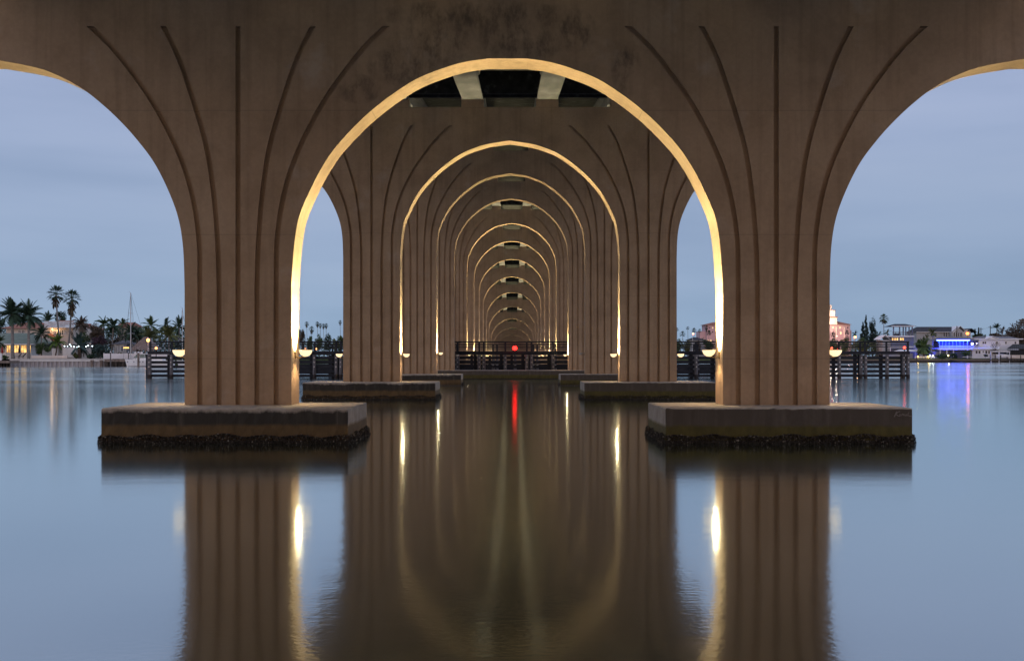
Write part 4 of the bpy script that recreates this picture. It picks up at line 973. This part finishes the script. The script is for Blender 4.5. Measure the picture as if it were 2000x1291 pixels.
for q in (1382, 1387): window(q, q + 2.5, 664, 666.5, D - .0, t, True)
# a belt of scrub that hides the foot of everything beyond
def belt(D, xs, top, label, lf, n=5200, seed=3):
    rng = random.Random(seed); k = D / F; b = MB(); hs = {}
    for i in range(n):
        px = rng.uniform(*xs); h = top + 2.5 * math.sin(px * .11 + seed) + 2 * math.sin(px * .31) + 1.5 * math.sin(px * .73)
        py = rng.uniform(h, 699); p = W3(px, py, D + rng.uniform(-4, 4)); s = k * rng.uniform(.8, 2.0)
        u = Vector((rng.gauss(0, 1), rng.gauss(0, 1), rng.gauss(0, 1))).normalized(); w = u.orthogonal().normalized()
        b.face([p - u * s, p + w * s * .7, p + u * s, p - w * s * .7])
    return tag(b.build('undergrowth', LEAF[lf]), label, kind='stuff')
belt(300, (140, 430), 641, 'dense dark garden growth behind the cottages of the left shore', 'dark', 15000, 11)
belt(310, (-60, 60), 640, 'dark garden growth behind the houses at the far left', 'dark', 4000, 12)
belt(530, (430, 900), 664, 'dense distant scrub along the far shore in the left gap', 'mid', 6500)
belt(575, (1100, 1420), 664, 'dense distant scrub along the far shore in the right gap', 'mid', 5000, 5)
belt(500, (1600, 1745), 668, 'mixed green scrub behind the right part of the fender', 'olive', 4200, 8)

# pink hotel ---------------------------------------------------------------
D = 900; t = thing('grand_hotel', (XW(1560, D), D, GZ), 'large pink hotel with red roofs and a floodlit stepped white tower', 'hotel')
b = MB(); bx(b, 1600, 1660.5, 634, 702, D, 22); bx(b, 1655, 1663, 645, 702, D + 3, 16); bx(b, 1379, 1600, 634, 702, D + 4, 20); bx(b, 1366, 1379.2, 647, 702, D + 6, 16); b.build('wall', M['pink'], t)
b = MB(); b.hip(XW(1600, D), XW(1660.5, D), D, D + 22, ZW(634, D), ZW(626.5, D), ov=1.2, inset=9); b.hip(XW(1379, D), XW(1604, D), D + 4, D + 24, ZW(634, D), ZW(628.5, D), ov=1, inset=9); b.build('roof', M['tile'], t)
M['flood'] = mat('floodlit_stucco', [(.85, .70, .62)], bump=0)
tw = MB(); cx_ = 1611
for hw_, y0_, y1_ in ((24, 619.5, 633.5), (20, 606.5, 619.5)): bx(tw, cx_ - hw_, cx_ + hw_, y0_, y1_, D - 1.5, 17 if hw_ > 22 else 15)
bx(tw, cx_ - 14, cx_ + 14, 602, 606.5, D, 12)
for q in (-13, -5, 4, 11): bx(tw, cx_ + q, cx_ + q + 2.5, 597.5, 602, D, 2)
bx(tw, cx_ - 14, cx_ + 14, 596, 597.5, D, 12); c = W3(cx_, 596, D + 6); tw.ball(c, 4.2, 16, 8, .95); tw.bar(c + Vector((0, 0, 3.5)), c + Vector((0, 0, 7)), .5, .1, 8)
tw.build('tower', M['flood'], t)
b = MB(); bx(b, cx_ - 25.5, cx_ + 25.5, 618.6, 620, D - 2.2, 18.5); bx(b, cx_ - 21.5, cx_ + 21.5, 605.8, 606.6, D - 2.2, 16.5); b.build('tower_cornice', M['tile'], t)
for q in (1626, 1639.5, 1648, 1654.5): window(q, q + 2.2, 638, 641.5, D, t, 'pinkwin' if q < 1640 else False, 'pink', 0)
for q in (1640.5,): window(q, q + 3, 648, 653, D, t, 'pinkwin', 'pink', 0)
for q in (1625, 1629.5, 1650, 1656): window(q, q + 1.6, 650, 654, D, t, False, 'pink', 0)
for q in (1385, 1391, 1396.5): window(q, q + 2, 647, 650, D + 4, t, False, 'pink', 0); window(q, q + 2, 639, 641.5, D + 4, t, 'pinkwin' if q == 1391 else False, 'pink', 0)
b = MB()
for q in (1632.3, 1648.3): bx(b, q, q + 2.4, 638.5, 662, D - .8, .8)
b.build('pilaster', M['flood'], t)
for (px, py, dy, e, col) in ((1625, 632, -9, 26000, (1, .72, .5)), (1634, 612, -8, 9000, (1, .74, .52)), (1626, 604, -6, 3500, (1, .8, .6)), (1641, 664, -10, 6000, (1, .52, .45)), (1656, 664, -10, 5000, (1, .52, .45)), (1392, 664, -10, 6000, (1, .42, .36))):
    l = bpy.data.lights.new('floodlight', 'POINT'); l.energy = e * .22; l.color = col; l.shadow_soft_size = .5; lo = bpy.data.objects.new('floodlight', l); C.objects.link(lo); lo.location = W3(px, py, D + dy); lo.parent = t; lo.matrix_parent_inverse = Matrix.Translation(t.location).inverted()
street_lamp(1670, 658.5, 697, 492, (1, .34, .10), 7, .50, 'orange street light with short arm above the fender', 1200, arm=-2, pole=.12, pm='wood')
street_lamp(1634.4, 656.5, 697, 520, (1, .45, .40), 4, .28, 'small pinkish lamp on a thin pole before the hotel', 0, pole=.08)
# right-hand plants
tree(1676, 1694, 630, 680, 520, 'left-hand dark conifer of the tall clump beside the hotel', 'blue', n=1300, shape='cone', name='conifer')
tree(1683, 1700, 616, 680, 515, 'tallest spire-shaped conifer in the clump beside the hotel', 'blue', n=1500, shape='cone', name='conifer')
tree(1693, 1716, 622, 684, 525, 'broad grey-green feathery tree closing the conifer clump', 'blue', n=2200)
palm(1726.2, 622, 690, 500, 11, 'fan', 'tall fan palm standing alone between the conifers and the tower house', leaf='mid', tw=1.5, n=28, skirt=9, name='fan_palm')
palm(1733, 650, 690, 498, 9, 'feather', 'short feathery palm at the foot of the tall lone fan palm', leaf='olive', n=15, tw=1.5)
palm(1717, 655, 690, 500, 10, 'feather', 'short dark palm right of the conifer clump', n=14, tw=1.5)
palm(1654.5, 649, 690, 520, 5.5, 'fan', 'dark palm silhouetted against the pink hotel', n=24, tw=1.2, name='fan_palm')
palm(1627, 654, 690, 520, 7, 'fan', 'dark palm at the base of the floodlit tower', n=24, tw=1.2, name='fan_palm')
palm(1670, 652, 690, 524, 8, 'feather', 'dark palm between the hotel and the conifers', n=16, tw=1.4)
for a, c_, y0, lf, lab in [(1636, 1664, 656, 'olive', 'olive tree in front of the pink hotel'), (1615, 1640, 660, 'mid', 'green tree under the floodlit tower'), (1664, 1700, 658, 'mid', 'green tree behind the orange street light'), (1695, 1738, 662, 'olive', 'wide olive tree left of the tower house')]:
    tree(a, c_, y0, 692, 508, lab, lf, n=1200)
# tower house ---------------------------------------------------------
D = 490; t = thing('tower_house', (XW(1755, D), D, GZ), 'slate blue house with an open roofed lookout deck on posts', 'house')
b = MB(); bx(b, 1741, 1784.5, 658, 702, D, 11); b.build('wall', M['slate'], t)
b = MB(); bx(b, 1724, 1740.9, 664, 702, D + 1, 9); b.build('wing', M['greige'], t)
b = MB(); b.gable_front(XW(1722, D), XW(1738, D), D + 1, D + 9, ZW(661.5, D), ZW(655, D), ov=.5); b.build('wing_roof', M['white'], t)
b = MB(); bx(b, 1733, 1785.5, 655.8, 658, D - .8, 13); b.build('deck_fascia', M['white'], t)
b = MB()
for q in (1745.5, 1757.5, 1764.5, 1769.5, 1776, 1782): bx(b, q - .9, q + .9, 637.5, 655.8, D + (.5 if q != 1764.5 else 7), .5)
b.build('lookout_post', M['slate'], t)
b = MB(); b.hip(XW(1743, D), XW(1786, D), D, D + 9, ZW(637.5, D), ZW(632.2, D), ov=.9, inset=3.4); b.build('lookout_roof', M['darkroof'], t)
b = MB(); bx(b, 1741.5, 1787, 636.6, 638, D - 1.0, .3); b.build('eave_board', M['white'], t)
b = MB(); bx(b, 1743, 1784, 648.2, 648.9, D + .1, .1)
for q in np.arange(1743, 1784, 1.1): bx(b, q, q + .25, 648.9, 655.8, D + .1, .06)
b.build('railing', M['greyroof'], t)
for q in (1749, 1755): 
    b = MB(); bx(b, q, q + 4, 651.5, 655.8, D + 4, 2); bx(b, q + .4, q + 1.1, 648, 651.5, D + 4, .3); b.build('deck_seat', M['timber'], t)
for q in (1741.8, 1746.3, 1750.8, 1757.5, 1762): window(q, q + 3.2, 660.3, 664.6, D, t, True, 'slate', 0)
b = MB(); bx(b, 1738, 1790, 676.2, 679.3, D - 2.2, 2.1)
for q in (1739, 1789): bx(b, q - .6, q + .6, 679.3, 702, D - 2.1, .3)
b.build('balcony', M['white'], t)
b = MB(); b.hip(XW(1738, D), XW(1786, D), D - 12, D - 4, ZW(687, D), ZW(682.8, D), ov=.4, inset=2); b.build('boathouse_roof', M['white'], t)
b = MB(); bx(b, 1741, 1783, 690, 702, D - 10, 5); b.build('boathouse', M['lav'], t)
b = MB(); bx(b, 1784.6, 1792.0, 681, 702, D + .5, 7); b.build('side_wing', M['lav'], t)
D = 474; 
b = MB(); bx(b, 1787, 1826, 696.3, 697.3, D, .12)
for q in np.arange(1787, 1826.5, 3.2): bx(b, q, q + .7, 695.8, 701.5, D - .02, .16)
tag(b.build('low_fence', M['white']), 'low white rail fence lit by small yellow lamps at the water edge', 'fence')
for px, py, r_, es, col, lab in ((1792.4, 696.8, .30, 6, (1, .62, .12), 'first yellow path lamp, below the lavender wing'), (1813, 697, .32, 6, (1, .60, .12), 'yellow path lamp under the big drooping palm'), (1816, 694.8, .22, 6, (.9, 1, .8), 'whitish path lamp beside the second yellow one'), (1821.8, 694.9, .22, 6, (.95, 1, .8), 'whitish path lamp at the end of the low fence'), (1852.2, 694.6, .28, 6, (1, .80, .35), 'warm path lamp in front of the dark hedge')):
    street_lamp(px, py, 701.5, 472.6, col, es, r_, lab, 90, pole=.05, name='path_lamp', pm='darkwood')
# large house behind
D = 530; t = thing('gabled_house', (XW(1840, D), D, GZ), 'big pale house with long dark roof and front gable, above the blue-lit house', 'house')
b = MB(); bx(b, 1790, 1879, 648.2, 702, D, 13)
b.face([W3(1858.5, 648.2, D - 3), W3(1882, 648.2, D - 3), W3(1877 - 6.8, 638, D - 3)]); bx(b, 1858.5, 1882, 648.2, 702, D - 3, 3); b.build('wall', M['greige'], t)
b = MB(); b.hip(XW(1790, D), XW(1879, D), D, D + 13, ZW(648.4, D), ZW(637.6, D), ov=.7, inset=3.2); b.build('roof', M['darkroof'], t)
b = MB(); b.gable_front(XW(1858.5, D), XW(1882, D), D - 3, D + 6, ZW(648.2, D), ZW(637.6, D), ov=.5); b.build('front_gable_roof', M['white'], t)
b = MB(); b.gable_front(XW(1880, D), XW(1897, D), D - 5, D + 5, ZW(648.5, D), ZW(642.5, D), ov=.5); b.build('side_gable_roof', M['darkroof'], t)
b = MB(); bx(b, 1881, 1896, 648.5, 702, D - 5, 8); b.face([W3(1881, 648.5, D - 5), W3(1896, 648.5, D - 5), W3(1888.5, 643.2, D - 5)]); b.build('side_wing', M['cream'], t)
b = MB(); bx(b, 1790, 1858, 648.0, 648.8, D - .75, .12); b.build('fascia', M['white'], t)
for q in (1842.5, 1846.5): window(q, q + 3, 649.5, 657.5, D, t, False, 'white', 0)
for q in (1862.5, 1866.5, 1871, 1875.5): window(q, q + 2.5, 649.5, 657.5, D - 3, t, False, 'white', 0)
street_lamp(1889.5, 651.3, 697, 498, (1, .24, .06), 4.5, .70, 'brightest orange street light, in front of the small gable', 200, pole=.12, pm='wood')
# blue-lit house
D = 482; t = thing('porch_house', (XW(1862, D), D, GZ), 'raised house with screened porch and a glowing blue light strip under its eaves', 'house')
b = MB(); bx(b, 1834, 1911, 666, 684, D + 2.5, 8); b.build('wall', M['screen'], t)
b = MB(); b.hip(XW(1830, D), XW(1912, D), D - .5, D + 12, ZW(665, D), ZW(657.5, D), ov=.2, inset=4); b.build('roof', M['greyroof'], t)
b = MB(); bx(b, 1829.5, 1894, 663.8, 665.4, D - 1.1, .12); b.build('light_strip', glowmat('blue_strip', (.05, .09, 1.0), 34), t)
b = MB(); bx(b, 1833, 1911, 680, 683.3, D - .8, 3.2); b.build('deck', M['white'], t)
b = MB()
for q in (1834.5, 1841, 1847.5, 1854, 1861, 1868, 1875, 1882, 1889.5): bx(b, q - (.35 if q < 1889 else .8), q + (.35 if q < 1889 else .8), 665.5, 680, D - .5, .15)
b.build('porch_post', M['lav'], t)
b = MB(); bx(b, 1834.5, 1911, 675.2, 675.9, D - .6, .1)
for q in np.arange(1834.5, 1911, 1.25): bx(b, q, q + .45, 675.9, 680, D - .6, .07)
b.build('railing', M['white'], t)
for q in (1836.5, 1849.5, 1862.5, 1890): b = MB(); bx(b, q - .9, q + .9, 683.3, 701.5, D - .2, .5); b.build('stilt', M['white'], t)
b = MB(); bx(b, 1834, 1894, 684, 701.5, D + 3, 5); b.build('undercroft_wall', M['slate'], t)
b = MB(); bx(b, 1896.8, 1901, 669.5, 673.6, D + 2.4, .06); b.build('door_light', glowmat('door_white', (.85, .88, 1), 3.2), t)
b = MB(); b.ball(W3(1907.5, 670.6, D + 2), .2, 8, 6); b.build('lantern', glowmat('porch_lantern', (1, .85, .65), 6), t)
b = MB()
for i in range(9): bx(b, 1897 + i * 1.6, 1899 + i * 1.6, 682 - i * 1.5, 682.7 - i * 1.5, D - 1.4, .9)
b.build('stair', M['white'], t)
l = bpy.data.lights.new('strip_glow', 'AREA'); l.shape = 'RECTANGLE'; l.size = 14.4; l.size_y = .25; l.energy = 6000; l.color = (.01, .05, 1)
lo = bpy.data.objects.new('strip_glow', l); C.objects.link(lo); lo.location = W3(1861.8, 665.7, D - 1.3); lo.rotation_euler = (R(12), 0, 0); lo.parent = t; lo.matrix_parent_inverse = Matrix.Translation(t.location).inverted()
D = 484; b = MB(); bx(b, 1816, 1835, 687, 701.5, D, 6); bx(b, 1821, 1834, 679.5, 681.5, D - .8, 1.5)
tag(b.build('annexe', M['lav']), 'low blue-washed annexe between the drooping palm and the porch house', 'outbuilding')
# white long house
D = 486; t = thing('long_white_house', (XW(1945, D), D, GZ), 'long two-storey white house with small square windows and low front gable', 'house')
b = MB(); bx(b, 1911.2, 1990, 663, 702, D, 10); b.build('wall', M['white'], t)
b = MB(); b.hip(XW(1908, D), XW(1992, D), D, D + 10, ZW(662, D), ZW(656.5, D), ov=.5, inset=3); b.build('roof', M['greyroof'], t)
b = MB(); bx(b, 1902, 1999, 661.2, 663, D - 1.2, .4); b.build('eave_board', M['white'], t)
b = MB(); b.gable_front(XW(1926, D), XW(1947, D), D - 1.2, D + 5, ZW(661.3, D), ZW(657.2, D), ov=.4); b.face([W3(1926, 661.3, D - 1.1), W3(1947, 661.3, D - 1.1), W3(1936.5, 657.4, D - 1.1)]); b.build('front_gable', M['white'], t)
for q in ((1919, 1922), (1923, 1925.8), (1945.5, 1948.5), (1963, 1966), (1981.5, 1984.5)): window(q[0], q[1], 667.2, 671.6, D, t, False, 'white', 0)
b = MB(); a = [W3(1893, 682.5, D - 4), W3(1952, 682.5, D - 4), W3(1952, 677.5, D - .1), W3(1898, 677.5, D - .1)]; b.face(a); b.face([p + Vector((0, 0, .25)) for p in a]); bx(b, 1893, 1952, 681.3, 682.5, D - 4.1, .1); b.build('porch_roof', M['white'], t)
b = MB(); bx(b, 1899, 1935, 683, 702, D - 3.5, 3.4); b.build('porch_wall', M['white'], t)
for q in ((1905.5, 1909.3), (1911, 1914.8), (1919.3, 1921), (1924.5, 1928), (1930, 1933.3)): window(q[0], q[1], 685, 690.5 if q[0] != 1919.3 else 689, D - 3.5, t, False, 'white', 0)
b = MB(); bx(b, 1938, 1950, 684.5, 691.5, D - .1, .05); bx(b, 1953, 1966, 685, 691.5, D - .1, .05); b.build('dark_opening', M['glass'], t)
b = MB(); bx(b, 1880, 1985, 696.6, 697.4, 475, .3); tag(b.build('kerb_edging', M['white']), 'thin white edging strip along the lawn before the long white house', 'edging')
# boat lift, boat, cage, dock
D = 472; t = thing('boat_lift', (XW(1953, D), D, 0), 'white boat lift frame holding a small white boat', 'boat lift')
b = MB(); bx(b, 1935, 1973, 685.6, 687.4, D - 3, .35); bx(b, 1935, 1973, 686.2, 687.6, D - .6, .3)
b.build('beam', M['white'], t)
for q in (1936, 1951.5, 1972): b = MB(); bx(b, q - .5, q + .5, 686, 708.5, D - 3, .3); b.build('post', M['white'], t)
t = thing('motor_boat', (XW(1941, D), D - 2, 0), 'small white motor boat hanging in the boat lift', 'boat')
b = MB(); hull(b, XW(1941.5, D), XW(1966, D), D - 1.6, 1.9, ZW(693, D), ZW(697.6, D), .5, .2); b.build('hull', M['hullw'], t)
b = MB(); b.box(XW(1949, D), XW(1957, D), D - 2.1, D - 1.1, ZW(693, D), ZW(690.5, D)); b.build('console', M['lav'], t)
D = 476; t = thing('pool_cage', (XW(1985, D), D, GZ), 'dark screened pool cage at the right picture edge', 'pool enclosure')
b = MB(); P0 = [(1967, 701), (1967, 681), (1978, 673), (2030, 671.5)]
for (a, c_) in zip(P0, P0[1:]): b.bar(W3(*a, D), W3(*c_, D), .07, .07, 5); b.bar(W3(*a, D + 7), W3(*c_, D + 7), .07, .07, 5)
for q in np.arange(1970.5, 2030, 3.7): b.bar(W3(q, 701, D), W3(q, 679 - (5 if q > 1978 else (q - 1967) * .5), D), .06, .06, 5)
b.bar(W3(1967, 684, D), W3(2030, 684, D), .06, .06, 5); b.build('cage_frame', M['timber'], t)
b = MB(); bx(b, 1968, 2030, 684, 697, D + 3, .1); a = [W3(1967, 681.5, D + .1), W3(2030, 681.5, D + .1), W3(2030, 671.7, D + 4), W3(1978, 672.2, D + 4)]; b.face(a); b.build('mesh_screen', mat('cage_mesh', [(.05, .055, .06)], bump=0), t)
b = MB(); bx(b, 1966, 2035, 693.5, 701.5, D - .6, .3); b.build('base_wall', M['cream'], t)
t = thing('dock', (XW(1985, 466), 466, 0), 'narrow dark dock on piles beside the boat lift', 'dock')
b = MB(); bx(b, 1974, 2040, 700.2, 701.8, 465, 3); b.build('deck', M['darkwood'], t)
for q in (1976, 1981.5, 1987, 2000, 2010): b = MB(); bx(b, q - .5, q + .5, 701.8, 709, 465.2, .3); b.build('pile', M['darkwood'], t)
for i, (q, y0, w, lab) in enumerate([(1934.2, 693, 1.3, 'dark mooring pile left of the white boat lift'), (1943.5, 694.5, 1.3, 'dark pile under the bow of the lifted boat'), (1954.3, 693.5, 2.4, 'thickest dark pile, in front of the lifted boat'), (1967, 697, 1.7, 'stumpy dark pile at the stern of the lifted boat'), (1975, 694, 1.7, 'dark pile right of the boat lift'), (1993.4, 694, 1.7, 'dark pile in front of the pool cage'), (1790.8, 695.5, 1.6, 'dark pile below the lavender wing'), (1840, 699, 1.8, 'dark pile under the blue-lit porch')]):
    post(q, y0, 708.5, 467, w, lab, 'darkwood')
t = thing('rowing_boat', (XW(1863, 467), 467, 0), 'small dark boat lying against the brown seawall', 'boat')
b = MB(); hull(b, XW(1856, 467), XW(1868, 467), 467.5, 1.3, .95, 0.05, .3, .2); b.build('hull', M['timber'], t)
for px, y0, lab in ((1934.2, 636, 'taller utility pole near the big dark tree'), (1915.9, 640, 'utility pole between the cypress pair and the taller pole'), (1868.8, 637, 'thin pole in front of the big pale house')):
    D = 515; c = W3(px, y0, D); p = W3(px, 697, D); t = thing('utility_pole', p, lab, 'utility pole'); b = MB(); b.bar(p, c, .22, .16, 8); b.build('shaft', M['darkwood'], t)
    if px > 1900: b = MB(); b.box(c.x - 1.0, c.x + 1.0, c.y - .08, c.y + .08, c.z - .9, c.z - .7); b.build('crossarm', M['darkwood'], t)
b = MB(); b.tube([W3(1868.8, 640, 515), W3(1892, 643.5, 515), W3(1915.9, 641.5, 515)], .03, n=4); tag(b.build('power_cable', M['timber']), 'thin sagging cable from the thin pole to the cypress pair', 'cable')
b = MB(); b.tube([W3(1915.9, 641.8, 515), W3(1925, 641.8, 515), W3(1934.2, 638.2, 515)], .03, n=4); tag(b.build('power_cable', M['timber']), 'thin sagging cable between the two utility poles by the cypresses', 'cable')
tree(1901, 1907.5, 642.5, 662, 512, 'left of two small dark cypresses behind the white house', 'dark', n=500, shape='cone', name='cypress')
tree(1908.5, 1914.5, 640, 662, 512, 'right of two small dark cypresses behind the white house', 'dark', n=500, shape='cone', name='cypress')
tree(1955, 2050, 614, 700, 510, 'huge dark bronze tree filling the right picture edge', 'brown', n=4200, size=1.5)
tree(1985, 2060, 612, 690, 540, 'higher green tree top behind the huge bronze tree', 'mid', n=2500, size=1.4)
tree(1925, 1965, 650, 664, 520, 'low bronze tree line behind the small front gable', 'brown', n=900)
tree(1894, 1930, 651, 664, 520, 'low green tree line behind the cypress pair', 'mid', n=800)
palm(1947, 641, 680, 500, 12, 'feather', 'dark palm left of the huge bronze tree', n=18, tw=2, trunk='trunkb')
palm(1958, 645, 680, 503, 10, 'feather', 'bronze palm merging with the huge tree', leaf='brown', n=16, tw=2)
palm(1822, 650, 690, 484, 13, 'feather', 'olive palm in front of the big pale house', leaf='olive', n=20, tw=2.2, droop=1.2)
palm(1810, 660, 690, 482, 9, 'feather', 'small olive palm left of the blue light strip', leaf='olive', n=15, tw=1.6)
palm(1804, 678, 698, 477, 22, 'feather', 'big drooping dark green palm between the tower house and the porch house', leaf='mid', n=30, tw=4, droop=1.5, trunk='trunkb')
tree(1786, 1804, 661, 682, 486, 'round green tree at the corner of the tower house', 'mid', n=900)
tree(1790, 1822, 664, 696, 480, 'dense green thicket around the big drooping palm', 'mid', n=1700)
tree(1822, 1857, 690, 702, 476, 'long dark hedge left of the warm path lamp', 'dark', n=900, name='clipped_hedge', cat='hedge', pyb=701)
tree(1855, 1872, 688, 702, 477, 'dark rounded shrub under the porch', 'dark', n=500, name='bush', cat='bush', pyb=701)
tree(1877, 1897, 684, 696, 478, 'leafy green shrub spreading before the porch stilts', 'mid', n=600, name='bush', cat='bush', pyb=701)
tree(1879, 1888, 693, 699, 476, 'small dark clipped bush on the lawn', 'dark', n=220, name='bush', cat='bush', pyb=700)
tree(1920, 1930, 692, 697, 476, 'small dark bush before the porch windows of the long white house', 'dark', n=220, name='bush', cat='bush', pyb=699)
# bare tree
rng = random.Random(9); p = W3(1944.5, 699, 478); t = thing('bare_tree', p, 'leafless branching tree before the long white house', 'tree'); b = MB()
def branch(a, d, l, r_, n):
    e = a + d * l; b.bar(a, e, r_, r_ * .7, 5)
    if n:
        for s in range(3 if n > 1 else 2):
            v = (d + Vector((rng.uniform(-.9, .9), rng.uniform(-.5, .5), rng.uniform(-.1, .5)))).normalized(); branch(e, v, l * rng.uniform(.6, .85), r_ * .62, n - 1)
branch(p, Vector((.02, 0, 1)), 2.0, .16, 5); b.build('branches', M['trunkb'], t)
